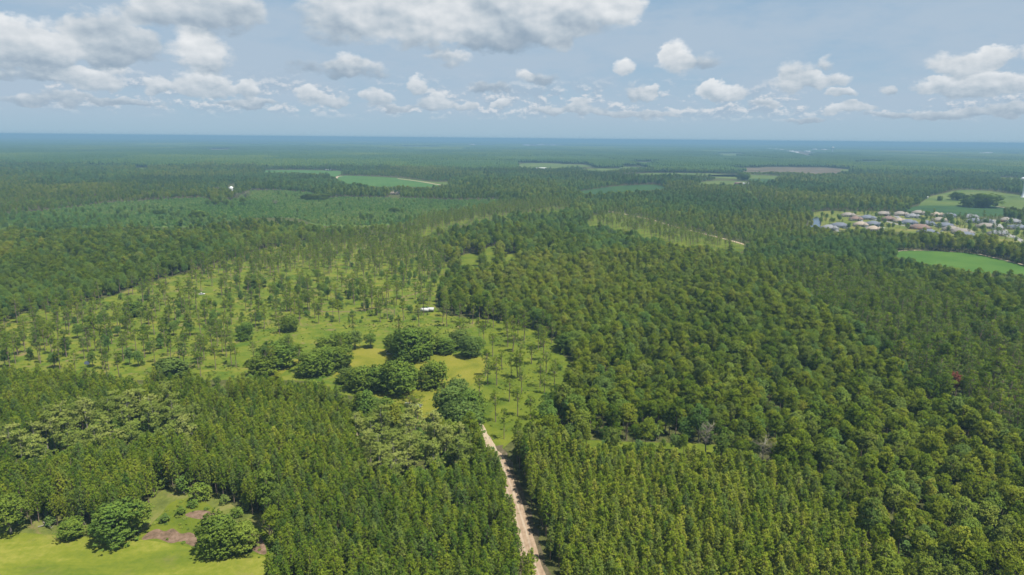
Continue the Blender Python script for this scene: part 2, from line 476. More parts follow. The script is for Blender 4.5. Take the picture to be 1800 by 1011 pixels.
def leaf_quads(C, rad, n, size, lean=0.45, aspect=0.55, shade=None, r=rng):
    """diamond-shaped sprays round every centre of C; lean > 0 pulls them outward and up"""
    K = len(C)
    d = r.normal(size=(K, n, 3)); d /= np.linalg.norm(d, axis=2, keepdims=True)
    d[..., 2] = d[..., 2] * 0.8 + lean
    d /= np.linalg.norm(d, axis=2, keepdims=True)
    P = C[:, None, :] + d * (rad[:, None, None] * r.uniform(0.15, 1.0, (K, n, 1)))
    L = (size * r.uniform(0.7, 1.35, (K, n, 1)))
    t = r.normal(size=(K, n, 3)); t -= d * (t * d).sum(2, keepdims=True); t /= np.linalg.norm(t, axis=2, keepdims=True)
    b = np.cross(d, t)
    ax = d * 0.55 + t * 0.85; ax /= np.linalg.norm(ax, axis=2, keepdims=True)
    v = np.stack([P - ax * L * 0.5, P + b * L * aspect * 0.5, P + ax * L * 0.5, P - b * L * aspect * 0.5], 2)
    V = v.reshape(-1, 3)
    Q = np.arange(K * n * 4).reshape(-1, 4)
    if shade is None:
        shade = r.uniform(0, 1, K)
    sh = (np.repeat(shade, n) * 0.6 + r.uniform(0, 1, K * n) * 0.4)
    return V, Q, sh


# ------------------------------------------------------------------ tree makers: each returns (trunk Geo, crown Geo)
def mk_plant_pine(seed):
    r = np.random.default_rng(seed)
    H = r.uniform(12.0, 13.6)
    lean = r.normal(size=2) * 0.25
    tr = Geo(); tr.tube([(0, 0, 0), (lean[0] * .5, lean[1] * .5, H * .5), (lean[0], lean[1], H)], [0.15, 0.10, 0.02], 6)
    C = []; 
    z = 4.2
    while z < H:
        f = (H - z) / (H - 4.2)
        R_ = 0.32 + 1.25 * min(1, f * 2.6) * (0.62 + 0.38 * math.sin(f * 3.0 + 0.3)) * r.uniform(.72, 1.2)
        nb = 5 if f > 0.10 else 4
        a0 = r.uniform(0, 6.28)
        for j in range(nb):
            a = a0 + j * 6.283 / nb + r.normal() * 0.25
            Rj = R_ * r.uniform(0.55, 1.15)
            o = np.array([lean[0] * z / H, lean[1] * z / H, z])
            tip = o + np.array([math.cos(a) * Rj, math.sin(a) * Rj, Rj * 0.35])
            tr.tube([o, tip], [0.03, 0.012], 3)
            C.append(tip)
            if Rj > 0.8:
                C.append(o * 0.45 + tip * 0.55 + r.normal(size=3) * 0.12)
        z += r.uniform(0.42, 0.62)
    C.append(np.array([lean[0], lean[1], H + .1]))
    C = np.array(C); cr = Geo()
    rad = r.uniform(0.30, 0.52, len(C))
    cr.add(*[x for x in leaf_quads(C, rad, 9, 0.52, 0.55, 0.36, r=r)][:2], 0, 0.5)
    cr.s[-1] = leaf_shade(len(C), 9, r)
    return tr, cr


def leaf_shade(k, n, r):
    return np.repeat(r.uniform(0, 1, k), n) * 0.55 + r.uniform(0, 1, k * n) * 0.45


def mk_tall_pine(seed, flat=False):
    """tall bare trunk, open rounded crown of needle clumps at limb ends"""
    r = np.random.default_rng(seed)
    H = r.uniform(14.5, 17.0)
    z0 = H * r.uniform(0.42, 0.56)
    lean = r.normal(size=2) * 0.45
    tr = Geo(); tr.tube([(0, 0, 0), (lean[0] * .35, lean[1] * .35, H * .4), (lean[0] * .8, lean[1] * .8, H * .75), (lean[0], lean[1], H - .3)], [0.24, 0.19, 0.13, 0.03], 6)
    C = []; z = z0
    while z < H:
        f = (z - z0) / (H - z0)
        R_ = 2.3 * math.sin(math.pi * (0.22 + 0.70 * f)) * r.uniform(0.6, 1.15) + 0.2
        if flat:
            R_ *= 1.5
        for j in range(int(r.integers(2, 4))):
            a = r.uniform(0, 6.283)
            o = np.array([lean[0] * z / H, lean[1] * z / H, z])
            tip = o + np.array([math.cos(a) * R_, math.sin(a) * R_, R_ * r.uniform(0.15, 0.6)])
            mid = (o + tip) / 2 + np.array([0, 0, 0.15])
            tr.tube([o, mid, tip], [0.06, 0.045, 0.02], 3)
            for k in range(int(r.integers(2, 5))):
                C.append(tip + r.normal(size=3) * (0.42, 0.42, 0.28))
            if R_ > 1.4:
                C.append(mid + r.normal(size=3) * 0.35 + (0, 0, .2))
        z += r.uniform(0.45, 0.85)
    C.append(np.array([lean[0], lean[1], H]))
    C = np.array(C)
    V, Q, sh = leaf_quads(C, r.uniform(0.42, 0.68, len(C)), 10, 0.55, 0.4, 0.36, r=r)
    cr = Geo(); cr.add(V, Q, 0, sh)
    return tr, cr


def mk_broad(seed, H=13.0, W=8.5, base=0.22, lobes=11, clumps=30, leaf=0.62, n=9, trunks=1, flat=1.0, low=0.62, skirt=0.35):
    """broad crown made of uneven lobes, each a shell of leaf sprays"""
    r = np.random.default_rng(seed)
    tr = Geo(); z0 = H * base
    zc = (H + z0) / 2; hz = (H - z0) / 2
    LC = []; LR = []
    for i in range(lobes):
        a = i * 2.4 + r.uniform(-.5, .5)
        f = (i + 0.5) / lobes
        zz = zc + hz * (1 - 2 * f) * low
        rr = W / 2 * math.sqrt(max(0.05, 1 - ((zz - zc) / hz) ** 2)) * r.uniform(0.35, 0.68)
        LC.append((math.cos(a) * rr, math.sin(a) * rr, zz)); LR.append(W * r.uniform(0.17, 0.27))
    LC.append((r.normal() * .4, r.normal() * .4, H - W * .2)); LR.append(W * 0.22)
    LC = np.array(LC); LR = np.array(LR)
    for t in range(trunks):
        o = np.array([r.normal() * .4 * (trunks > 1), r.normal() * .4 * (trunks > 1), 0])
        top = np.array([r.normal() * .5, r.normal() * .5, zc])
        tr.tube([o, (o + top) / 2 + r.normal(size=3) * (.15, .15, 0), top, top + (0, 0, hz * .6)], [W * .034, W * .026, W * .018, W * .006], 6)
    for c in LC[::1]:
        s0 = np.array([0, 0, max(z0 * 1.1, c[2] - W * .28)])
        tr.tube([s0, (s0 + c) / 2 + (0, 0, .2), c], [W * .013, W * .010, W * .004], 4)
    P = []; S = []
    for c, R_ in zip(LC, LR):
        d = r.normal(size=(clumps, 3)); d[:, 2] = np.abs(d[:, 2]) * 1.0 - skirt
        d /= np.linalg.norm(d, axis=1, keepdims=True)
        P.append(c + d * R_ * r.uniform(0.72, 1.08, (clumps, 1)) * (1, 1, flat))
        S.append(np.full(clumps, r.uniform(0.15, 0.85)) + r.normal(size=clumps) * 0.16)
    P = np.concatenate(P); S = np.clip(np.concatenate(S), 0, 1)
    V, Q, sh = leaf_quads(P, np.full(len(P), leaf * 0.95), n, leaf, 0.35, 0.62, S, r)
    cr = Geo(); cr.add(V, Q, 0, sh)
    return tr, cr


def mk_layered(seed):
    """tall pale tree with flat layered boughs at the top of a pale trunk"""
    r = np.random.default_rng(seed)
    H = r.uniform(13.5, 16.0)
    tr = Geo(); lean = r.normal(size=2) * .5
    tr.tube([(0, 0, 0), (lean[0] * .5, lean[1] * .5, H * .5), (lean[0], lean[1], H)], [0.24, .17, .04], 6)
    C = []; S = []; z = H * .50
    while z < H + .1:
        f = (z - H * .5) / (H * .5)
        for j in range(3):
            a = r.uniform(0, 6.283); L = (1.3 + 2.3 * math.sin(math.pi * min(1, .25 + f * .65))) * r.uniform(.6, 1.15)
            o = np.array([lean[0] * z / H, lean[1] * z / H, z])
            tip = o + np.array([math.cos(a) * L, math.sin(a) * L, L * .12])
            tr.tube([o, tip], [.04, .012], 3)
            sh = r.uniform(0.2, .9)
            for k in range(9):
                t = r.uniform(.35, 1.12)
                C.append(o + (tip - o) * t + r.normal(size=3) * (.45, .45, .12)); S.append(sh)
        z += r.uniform(.65, .95)
    C = np.array(C); S = np.array(S)
    V, Q, sh = leaf_quads(C, np.full(len(C), .5), 9, .5, 0.5, .5, S, r)
    cr = Geo(); cr.add(V, Q, 0, sh)
    return tr, cr


def mk_dead(seed, H=11.0):
    r = np.random.default_rng(seed)
    tr = Geo(); tr.tube([(0, 0, 0), (0.2, 0.1, H * .5), (.3, .2, H)], [.20, .13, .03], 6)
    tw = Geo()
    for i in range(16):
        z = H * r.uniform(.3, .95); a = r.uniform(0, 6.28); L = H * .34 * r.uniform(.5, 1)
        o = np.array([.1, .1, z]); tip = o + np.array([math.cos(a) * L * .7, math.sin(a) * L * .7, L * .7])
        tr.tube([o, (o + tip) / 2 + r.normal(size=3) * .2, tip], [.06, .04, .012], 4)
        for j in range(11):
            t = r.uniform(.35, 1); q = o + (tip - o) * t
            tw.tube([q, q + r.normal(size=3) * (1.0, 1.0, .6) + (0, 0, .7)], [.045, .012], 3)
    tw.s[-1] = tw.s[-1]
    return tr, tw


def joined(tr, cr, name, bark, leafm):
    g = Geo(); g.V = list(tr.V); g.Q = list(tr.Q); g.n = tr.n; g.m = list(tr.m); g.s = list(tr.s)
    for V, Q, s_ in [(np.concatenate(cr.V), np.concatenate(cr.Q), np.concatenate(cr.s))]:
        g.V.append(V); g.Q.append(Q + g.n); g.n += len(V); g.m.append(np.full(len(Q), 1)); g.s.append(s_)
    return g.mesh(name, [bark, leafm])


class Kind:
    def __init__(s, name, makers, bark, leafm):
        s.name = name; s.v = []
        for i, mk in enumerate(makers):
            tr, cr = mk
            z = np.concatenate(cr.V)[:, 2].max()
            s.v.append(dict(trunk=tr.mesh(name + '_trunk', [bark]), crown=cr.mesh(name + '_crown', [leafm]),
                            both=joined(tr, cr, name, bark, leafm), H=z))


K_PLANT = Kind('planted_pine', [mk_plant_pine(10 + i) for i in range(8)], MB_PINE, MF_PINE)
K_TALL = Kind('tall_pine', [mk_tall_pine(30 + i) for i in range(6)], MB_PINE, MF_PINE)
K_FLAT = Kind('flat_topped_pine', [mk_tall_pine(40 + i, True) for i in range(2)], MB_PINE, MF_PINE)
K_BROAD = Kind('broadleaf_tree', [mk_broad(50, 13, 7.6, .2, 13, 44, .44, 9), mk_broad(51, 14.5, 7.2, .25, 13, 44, .44, 9), mk_broad(52, 11.5, 8.0, .2, 13, 44, .44, 9), mk_broad(53, 13.5, 6.4, .3, 12, 44, .44, 9), mk_broad(54, 12.5, 8.4, .2, 14, 44, .44, 9), mk_broad(55, 13.8, 6.8, .25, 12, 44, .44, 9)], MB_OAK, MF)
K_ROUND = Kind('rounded_pine', [mk_broad(60, 15, 6.0, .40, 11, 40, .40, 9, 1, .8), mk_broad(61, 14, 6.6, .36, 12, 40, .40, 9, 1, .75), mk_broad(62, 16, 5.6, .42, 10, 40, .40, 9, 1, .85), mk_broad(63, 13.5, 6.2, .35, 11, 40, .40, 9, 1, .8), mk_broad(64, 15.4, 5.2, .38, 10, 38, .40, 9, 1, .9), mk_broad(65, 12.8, 6.8, .34, 12, 40, .40, 9, 1, .7)], MB_PINE, MF_PINE)
K_OAK = Kind('spreading_oak', [mk_broad(70, 14, 13, .02, 24, 46, .62, 10, 2, 1, .82, .6), mk_broad(71, 15.5, 12, .02, 24, 46, .62, 10, 1, 1, .82, .6), mk_broad(72, 13, 12, .02, 22, 46, .62, 10, 2, 1, .85, .6), mk_broad(73, 14, 11, .05, 22, 46, .62, 10, 2, 1, .80, .5)], MB_OAK, MF)
K_BUSH = Kind('shrub', [mk_broad(80, 4.2, 4.6, .02, 7, 20, .45, 8, 3), mk_broad(81, 3.2, 4.4, .02, 7, 20, .45, 8, 3), mk_broad(82, 5.2, 4.0, .03, 7, 20, .45, 8, 3)], MB_OAK, MF)
K_PALE = Kind('pale_tree', [mk_layered(90 + i) for i in range(4)], MB_PALE, MF_PALE)
MF_YOUNG = foliage_mat('young_needles', [(0.0, (0.047, 0.115, 0.030)), (0.5, (0.101, 0.203, 0.041)), (1.0, (0.216, 0.270, 0.068))], 0.36, 0.3)
K_YOUNG = Kind('young_pine', [mk_broad(100, 3.0, 2.6, .02, 5, 12, .5, 6), mk_broad(101, 2.6, 2.4, .02, 5, 12, .5, 6)], MB_PINE, MF_YOUNG)
K_DEAD = Kind('dead_tree', [mk_dead(110), mk_dead(111, 9)], MB_PALE, MF_GREY)
K_RED = Kind('reddish_tree', [mk_broad(120, 11, 6.5, .3, 9, 28, .5, 9)], MB_OAK, MF_RED)


# ------------------------------------------------------------------ placing individual trees (thing > trunk, crown)
def put_tree(kind, x, y, s, rz, var, tint, name, label, cat, group=None, sxy=1.0):
    """one tree: an Empty at its foot with its trunk and crown"""
    P = PROTO.get((kind.name, var))
    if P is None:
        e = bpy.data.objects.new(name, None)
        t = bpy.data.objects.new('trunk', kind.v[var]['trunk']); c = bpy.data.objects.new('crown', kind.v[var]['crown'])
        P = PROTO[(kind.name, var)] = (e, t, c)
    e = P[0].copy(); e.name = name
    e.location = (x, y, 0); e.rotation_euler = (0, 0, rz); e.scale = (s * sxy, s * sxy, s)
    e.empty_display_size = 0.5
    e['label'] = label; e['category'] = cat
    if group:
        e['group'] = group
    COL.objects.link(e)
    for part, nm in ((P[1], 'trunk'), (P[2], 'crown')):
        o = part.copy(); o.name = nm; o['tint'] = float(tint); o.parent = e
        COL.objects.link(o)
    return e


PROTO = {}


# ------------------------------------------------------------------ stuff: geometry nodes instancing a kind on points
def scatter(name, meshes, X, Y, S, RZ, VAR, TINT, SZ=None, Z=None):
    n = len(X)
    me = bpy.data.meshes.new(name)
    me.vertices.add(n)
    co = np.zeros((n, 3), np.float32); co[:, 0] = X; co[:, 1] = Y
    if Z is not None:
        co[:, 2] = Z
    me.vertices.foreach_set('co', co.ravel())
    SZ = S if SZ is None else SZ
    sc = np.stack([S, S, SZ], 1).astype(np.float32)
    rt = np.zeros((n, 3), np.float32); rt[:, 2] = RZ
    a = me.attributes.new('size', 'FLOAT_VECTOR', 'POINT'); a.data.foreach_set('vector', sc.ravel())
    a = me.attributes.new('turn', 'FLOAT_VECTOR', 'POINT'); a.data.foreach_set('vector', rt.ravel())
    a = me.attributes.new('pick', 'INT', 'POINT'); a.data.foreach_set('value', np.asarray(VAR, np.int32))
    a = me.attributes.new('tint', 'FLOAT', 'POINT'); a.data.foreach_set('value', np.asarray(TINT, np.float32))
    o = bpy.data.objects.new(name, me); COL.objects.link(o)
    o['kind'] = 'stuff'
    ng = bpy.data.node_groups.new(name + '_nodes', 'GeometryNodeTree')
    ng.interface.new_socket('Geometry', in_out='INPUT', socket_type='NodeSocketGeometry')
    ng.interface.new_socket('Geometry', in_out='OUTPUT', socket_type='NodeSocketGeometry')
    gi = ng.nodes.new('NodeGroupInput'); go = ng.nodes.new('NodeGroupOutput')
    m2p = ng.nodes.new('GeometryNodeMeshToPoints')
    iop = ng.nodes.new('GeometryNodeInstanceOnPoints')
    jn = ng.nodes.new('GeometryNodeJoinGeometry')
    ng.links.new(gi.outputs[0], m2p.inputs[0])
    ng.links.new(m2p.outputs[0], iop.inputs['Points'])
    # joined instances come out in reverse link order
    for mesh in reversed(meshes):
        po = bpy.data.objects.new(mesh.name + '_source', mesh)
        oi = ng.nodes.new('GeometryNodeObjectInfo'); oi.inputs['Object'].default_value = po
        oi.inputs['As Instance'].default_value = True
        ng.links.new(oi.outputs['Geometry'], jn.inputs[0])
    ng.links.new(jn.outputs[0], iop.inputs['Instance'])
    iop.inputs['Pick Instance'].default_value = True

    def attr(nm, ty):
        nd = ng.nodes.new('GeometryNodeInputNamedAttribute'); nd.data_type = ty; nd.inputs[0].default_value = nm
        return nd.outputs[0]
    ng.links.new(attr('pick', 'INT'), iop.inputs['Instance Index'])
    ng.links.new(attr('turn', 'FLOAT_VECTOR'), iop.inputs['Rotation'])
    ng.links.new(attr('size', 'FLOAT_VECTOR'), iop.inputs['Scale'])
    ng.links.new(iop.outputs[0], go.inputs[0])
    md = o.modifiers.new('planting', 'NODES'); md.node_group = ng
    return o


def value_noise(x, y, cell, seed, octaves=3):
    out = 0; amp = 1; tot = 0
    for k in range(octaves):
        c = cell / 2 ** k
        gx = x / c; gy = y / c
        ix = np.floor(gx).astype(np.int64); iy = np.floor(gy).astype(np.int64)
        fx = gx - ix; fy = gy - iy
        fx = fx * fx * (3 - 2 * fx); fy = fy * fy * (3 - 2 * fy)

        def h(a, b):
            n = (a * 374761393 + b * 668265263 + (seed + k) * 2246822519) & 0xffffffff
            n = ((n ^ (n >> 13)) * 1274126177) & 0xffffffff
            return ((n ^ (n >> 16)) & 0xffff) / 65535.0
        v = (h(ix, iy) * (1 - fx) + h(ix + 1, iy) * fx) * (1 - fy) + (h(ix, iy + 1) * (1 - fx) + h(ix + 1, iy + 1) * fx) * fy
        out = out + v * amp; tot += amp; amp *= 0.5
    return out / tot


def inpoly(u, v, poly):
    u = np.asarray(u, float); v = np.asarray(v, float)
    c = np.zeros(u.shape, bool)
    n = len(poly)
    for i in range(n):
        x1, y1 = poly[i]; x2, y2 = poly[(i + 1) % n]
        if y1 == y2:
            continue
        c ^= ((y1 > v) != (y2 > v)) & (u < (x2 - x1) * (v - y1) / (y2 - y1) + x1)
    return c


def smooth_poly(P, k=4):
    P = np.array(P, float); n = len(P); out = []
    for i in range(n):
        p0, p1, p2, p3 = P[i - 1], P[i], P[(i + 1) % n], P[(i + 2) % n]
        for j in range(k):
            t = j / k
            out.append(0.5 * (2 * p1 + (p2 - p0) * t + (2 * p0 - 5 * p1 + 4 * p2 - p3) * t * t + (3 * p1 - p0 - 3 * p2 + p3) * t ** 3))
    return np.array(out)


def sheet(name, pix, z, mat, smooth=True, kind='structure', world=False):
    """a flat sheet lying on the ground"""
    P = np.array(pix, float)
    W = P if world else np.array([G(u, max(v, 250.5 + (u - 900) * 0.0095 + 0), 0)[:2] for u, v in P])
    if smooth:
        W = smooth_poly(W)
    V3 = [Vector((p[0], p[1], 0)) for p in W]
    T = tessellate_polygon([V3])
    me = mesh_np(name, np.array([(p[0], p[1], z) for p in W]), None, np.array(T), [mat])
    # faces up
    me.update()
    if sum(p.normal.z for p in me.polygons) < 0:
        me.flip_normals()
    o = bpy.data.objects.new(name, me); COL.objects.link(o)
    if kind:
        o['kind'] = kind
    return o


def ribbon(name, pts, width, z, mat, kind='structure', world=False, jitter=0.0):
    P = np.array([G(u, v)[:2] for u, v in pts]) if not world else np.array(pts, float)
    # resample with Catmull-Rom
    E = np.vstack([2 * P[0] - P[1], P, 2 * P[-1] - P[-2]]); out = []
    for i in range(1, len(E) - 2):
        p0, p1, p2, p3 = E[i - 1:i + 3]
        k = max(4, int(np.linalg.norm(p2 - p1) / 5))
        for j in range(k):
            t = j / k
            out.append(0.5 * (2 * p1 + (p2 - p0) * t + (2 * p0 - 5 * p1 + 4 * p2 - p3) * t * t + (3 * p1 - p0 - 3 * p2 + p3) * t ** 3))
    out.append(P[-1]); out = np.array(out)
    d = np.gradient(out, axis=0); d /= np.linalg.norm(d, axis=1, keepdims=True)
    nrm = np.stack([-d[:, 1], d[:, 0]], 1)
    w = (np.full(len(out), width) if np.isscalar(width) else np.interp(np.linspace(0, 1, len(out)), np.linspace(0, 1, len(width)), width)) / 2
    L = out + nrm * (w + rng.normal(size=len(out)) * jitter)[:, None]; Rr = out - nrm * (w + rng.normal(size=len(out)) * jitter)[:, None]
    n = len(out)
    V = np.zeros((2 * n, 3)); V[:n, :2] = Rr; V[n:, :2] = L; V[:, 2] = z
    Q = [(i, i + 1, n + i + 1, n + i) for i in range(n - 1)]
    me = mesh_np(name, V, Q, None, [mat]); me.update()
    if sum(p.normal.z for p in me.polygons) < 0:
        me.flip_normals()
    o = bpy.data.objects.new(name, me); COL.objects.link(o)
    if kind:
        o['kind'] = kind
    return o, out


# ------------------------------------------------------------------ ground and fields (outlines were read off the photograph and lie on the ground)
GR = 60000.0
gm = ground_mat()
me = mesh_np('ground', [(-GR, -GR, 0), (GR, -GR, 0), (GR, GR, 0), (-GR, GR, 0)], [(0, 1, 2, 3)], None, [gm])
ground = link(bpy.data.objects.new('ground', me)); ground['kind'] = 'structure'

M_LAWN = meadow_mat('hay_field_grass', ((0.062, 0.094, 0.010), (0.122, 0.140, 0.015), (0.215, 0.200, 0.040)), 0.05, 0.5, (0.45, 1.5, 1), tan=0.3)
M_YARD = meadow_mat('mown_grass', ((0.088, 0.103, 0.011), (0.135, 0.137, 0.016), (0.176, 0.157, 0.026)), 0.06, 0.9)
M_SAV = meadow_mat('open_meadow_grass', ((0.042, 0.081, 0.009), (0.089, 0.115, 0.011), (0.153, 0.145, 0.025)), 0.075, 0.35, tan=1.0)
M_WET = meadow_mat('rank_meadow_grass', ((0.043, 0.072, 0.007), (0.083, 0.107, 0.010), (0.118, 0.131, 0.014)), 0.06, 0.45)
M_YOUNG = meadow_mat('regrowth_ground', ((0.043, 0.083, 0.017), (0.072, 0.124, 0.024), (0.137, 0.173, 0.032)), 0.012, 0.25)
M_MARGIN = meadow_mat('weedy_margin', ((0.055, 0.070, 0.016), (0.105, 0.120, 0.024), (0.17, 0.15, 0.055)), 0.09, 0.9, tan=0.8)
M_NLAWN = meadow_mat('garden_lawn', ((0.055, 0.080, 0.014), (0.095, 0.115, 0.020), (0.17, 0.15, 0.045)), 0.03, 0.5, tan=0.6)
M_RUT = road_mat('wheel_worn_clay', (0.20, 0.150, 0.105), (0.29, 0.225, 0.16), (0.34, 0.27, 0.20))
M_BROWN = meadow_mat('brush_and_litter', ((0.062, 0.046, 0.026), (0.140, 0.092, 0.060), (0.214, 0.144, 0.104)), 0.35, 1.8)
M_CROP = crop_mat('soybean_rows', (0.034, 0.085, 0.011), (0.062, 0.118, 0.016), 0.35)
M_CROP2 = crop_mat('far_crop', (0.034, 0.085, 0.014), (0.058, 0.112, 0.020), 0.2, 14.0)
M_CROPD = crop_mat('dark_crop', (0.032, 0.069, 0.008), (0.018, 0.045, 0.018), 0.5, 9.0)
M_PAST = meadow_mat('pasture_grass', ((0.050, 0.080, 0.018), (0.074, 0.103, 0.022), (0.108, 0.122, 0.032)), 0.008, 0.1)
M_HARV = meadow_mat('cutover_ground', ((0.065, 0.054, 0.033), (0.096, 0.074, 0.046), (0.125, 0.099, 0.065)), 0.01, 0.1)
M_SAND = road_mat('sandy_track', (0.230, 0.173, 0.109), (0.300, 0.236, 0.161), (0.357, 0.300, 0.219))
M_ROAD = road_mat('dirt_road_clay', (0.171, 0.117, 0.075), (0.244, 0.176, 0.117), (0.296, 0.222, 0.155))
M_VERGE = road_mat('road_verge', (0.047, 0.047, 0.019), (0.080, 0.065, 0.037), (0.131, 0.103, 0.070))
M_ASPH = road_mat('street_asphalt', (0.128, 0.122, 0.122), (0.173, 0.163, 0.163))  # asphalt's own grey, mottled at random
M_CONC = road_mat('concrete_drive', (0.167, 0.159, 0.147), (0.218, 0.210, 0.195))
M_POND = water_mat('pond_water', (0.030, 0.035, 0.045))

# visible openings, all in photograph coordinates (ground points)
P_LAWN = [(-300, 950), (-120, 938), (0, 936), (60, 938), (150, 944), (210, 948), (260, 950), (320, 960), (400, 972), (455, 975), (476, 990), (468, 1012), (430, 1100), (300, 1300), (-700, 1300)]
P_CLEAR = [(238, 952), (262, 925), (285, 902), (300, 884), (330, 876), (362, 884), (380, 900), (372, 918), (400, 930), (440, 926), (470, 935), (478, 985), (400, 975), (320, 962)]
P_BROWN1 = [(250, 949), (258, 938), (276, 930), (290, 934), (304, 929), (318, 938), (334, 936), (345, 944), (343, 961), (318, 952), (300, 955), (276, 947)]
P_BROWN2 = [(428, 925), (445, 928), (462, 950), (468, 974), (445, 968), (432, 945)]
P_BROWN3 = [(325, 905), (350, 897), (378, 902), (372, 912), (345, 912)]
P_YARD = [(585, 660), (604, 640), (614, 615), (660, 612), (700, 618), (760, 622), (845, 628), (852, 650), (840, 668), (822, 682), (800, 700), (775, 728), (750, 735), (722, 722), (690, 702), (650, 698), (620, 690), (600, 672)]
P_SAV = [(-60, 640), (-60, 572), (0, 566), (60, 545), (150, 532), (205, 518), (250, 500), (320, 482), (395, 458), (460, 438), (520, 428), (600, 420), (680, 412), (740, 425), (775, 445), (790, 470), (772, 500), (766, 540), (800, 556), (850, 562), (915, 572), (970, 592), (985, 620), (1006, 640), (1002, 665), (978, 690), (962, 720), (940, 745), (925, 772), (905, 772), (888, 785), (872, 800), (855, 770), (835, 750), (800, 740), (740, 745), (690, 715), (640, 700), (590, 690), (560, 672), (470, 668), (380, 668), (250, 668), (150, 665), (0, 650)]
P_WETM = [(960, 775), (1010, 772), (1080, 776), (1160, 778), (1230, 780), (1290, 786), (1296, 796), (1200, 796), (1080, 790), (990, 788)]
P_SAV2 = [(1040, 380), (1085, 374), (1140, 384), (1190, 398), (1250, 414), (1330, 438), (1300, 442), (1230, 438), (1180, 432), (1120, 415), (1060, 402), (1030, 400)]
P_SAV3 = [(700, 412), (715, 400), (760, 385), (840, 372), (880, 362), (940, 358), (1000, 362), (1005, 370), (900, 380), (800, 398), (730, 420)]
P_SAV4 = [(780, 440), (800, 430), (860, 425), (920, 432), (930, 455), (890, 478), (830, 480), (790, 470)]
P_GAPS = [[(806, 452), (830, 446), (846, 452), (838, 470), (826, 478), (812, 468)], [(850, 440), (868, 432), (874, 446), (872, 466), (862, 476), (852, 460)],
          [(775, 428), (800, 430), (795, 436), (778, 434)], [(880, 452), (905, 446), (915, 458), (895, 466)], [(725, 460), (745, 458), (748, 466), (730, 470)]]
P_YNG = [(-120, 410), (-120, 388), (0, 381), (110, 369), (200, 358), (300, 352), (362, 350), (380, 362), (410, 352), (440, 337), (500, 337), (548, 340), (560, 352), (600, 348), (700, 350), (800, 354), (880, 352), (870, 366), (800, 378), (720, 392), (640, 398), (560, 396), (520, 384), (430, 384), (350, 398), (260, 400), (160, 404), (60, 408)]
P_CROPR = [(1563, 444), (1600, 441), (1650, 442), (1710, 446), (1760, 457), (1800, 467), (1900, 492), (1900, 500), (1800, 483), (1740, 481), (1680, 474), (1620, 463), (1585, 455)]
P_CRF1 = [(588, 316), (600, 309), (640, 310), (700, 313), (745, 318), (778, 325), (760, 329), (700, 328), (640, 328), (605, 322)]
P_CRF0 = [(458, 300), (520, 299), (602, 301), (598, 306), (584, 313), (575, 307), (520, 304), (470, 303)]
P_CRF2 = [(700, 313), (760, 320), (795, 320), (778, 326), (745, 320)]
P_FR1 = [(1615, 362), (1635, 346), (1660, 340), (1690, 334), (1740, 336), (1800, 344), (1900, 355), (1900, 378), (1800, 368), (1750, 362), (1680, 364), (1640, 366)]
P_FR2 = [(1590, 372), (1615, 362), (1680, 362), (1750, 362), (1770, 370), (1760, 380), (1700, 380), (1640, 376)]
P_MID = [(905, 292), (930, 286), (960, 287), (1040, 291), (1010, 295), (960, 297), (920, 296)]
P_MID2 = [(1010, 299), (1060, 296), (1110, 297), (1060, 302)]
P_MID3 = [(1080, 309), (1150, 304), (1250, 305), (1300, 308), (1290, 311), (1180, 309), (1110, 312)]
P_MID4 = [(1000, 340), (1080, 328), (1150, 325), (1175, 331), (1100, 338), (1040, 343)]
P_MID5 = [(1245, 308), (1300, 307), (1372, 310), (1360, 318), (1345, 324), (1320, 316), (1260, 313)]
P_MID5B = [(1318, 315), (1362, 315), (1345, 324), (1330, 322)]
P_HARV = [(1300, 296), (1370, 294), (1475, 296), (1478, 305), (1440, 306), (1390, 303), (1310, 302)]
P_FAR = [  # far strips: (outline, which)
    ([(1260, 270), (1304, 270), (1302, 274), (1265, 274)], 0), ([(1540, 264), (1640, 264.5), (1640, 266.5), (1545, 266)], 1), ([(240, 294), (262, 294), (260, 298), (238, 299)], 0),
    ([(1476, 298), (1510, 298), (1508, 301), (1478, 301)], 0), ([(1760, 312), (1790, 313), (1788, 317), (1752, 315)], 0), ([(400, 251), (470, 252), (470, 253.6), (400, 253)], 0),
    ([(365, 262), (410, 262), (410, 264), (365, 264)], 1), ([(820, 255), (870, 254), (870, 256), (820, 256)], 0), ([(915, 254), (990, 254), (990, 256.5), (920, 256.5)], 1),
    ([(1395, 264), (1425, 268), (1428, 277), (1410, 274), (1385, 267)], 1), ([(155, 288), (200, 289), (200, 291), (155, 290.5)], 0), ([(220, 279), (250, 279), (250, 280.5), (222, 280.5)], 0),
    ([(1420, 262), (1465, 263), (1465, 265), (1420, 264.5)], 0), ([(1770, 269), (1795, 269), (1795, 271.5), (1770, 271)], 0), ([(1110, 285), (1150, 285), (1148, 288), (1112, 288)], 0),
    ([(710, 257), (760, 257.5), (758, 259), (712, 259)], 0), ([(1500, 284), (1550, 285), (1548, 287), (1504, 286.5)], 0), ([(1085, 293), (1130, 294), (1120, 297), (1090, 296)], 0)]
P_NEI = [(1425, 392), (1420, 376), (1450, 371), (1500, 372), (1560, 372), (1620, 376), (1700, 384), (1760, 388), (1900, 398), (1900, 452), (1800, 432), (1740, 424), (1700, 418), (1640, 412), (1580, 408), (1520, 402), (1470, 404)]
P_FARM = [(401, 326), (414, 326), (415, 336), (400, 336)]
P_RH = [(684, 338), (704, 338), (704, 342), (684, 342)]
P_BR1 = [(1228, 321), (1262, 318), (1316, 320), (1318, 325), (1260, 326), (1232, 326)]

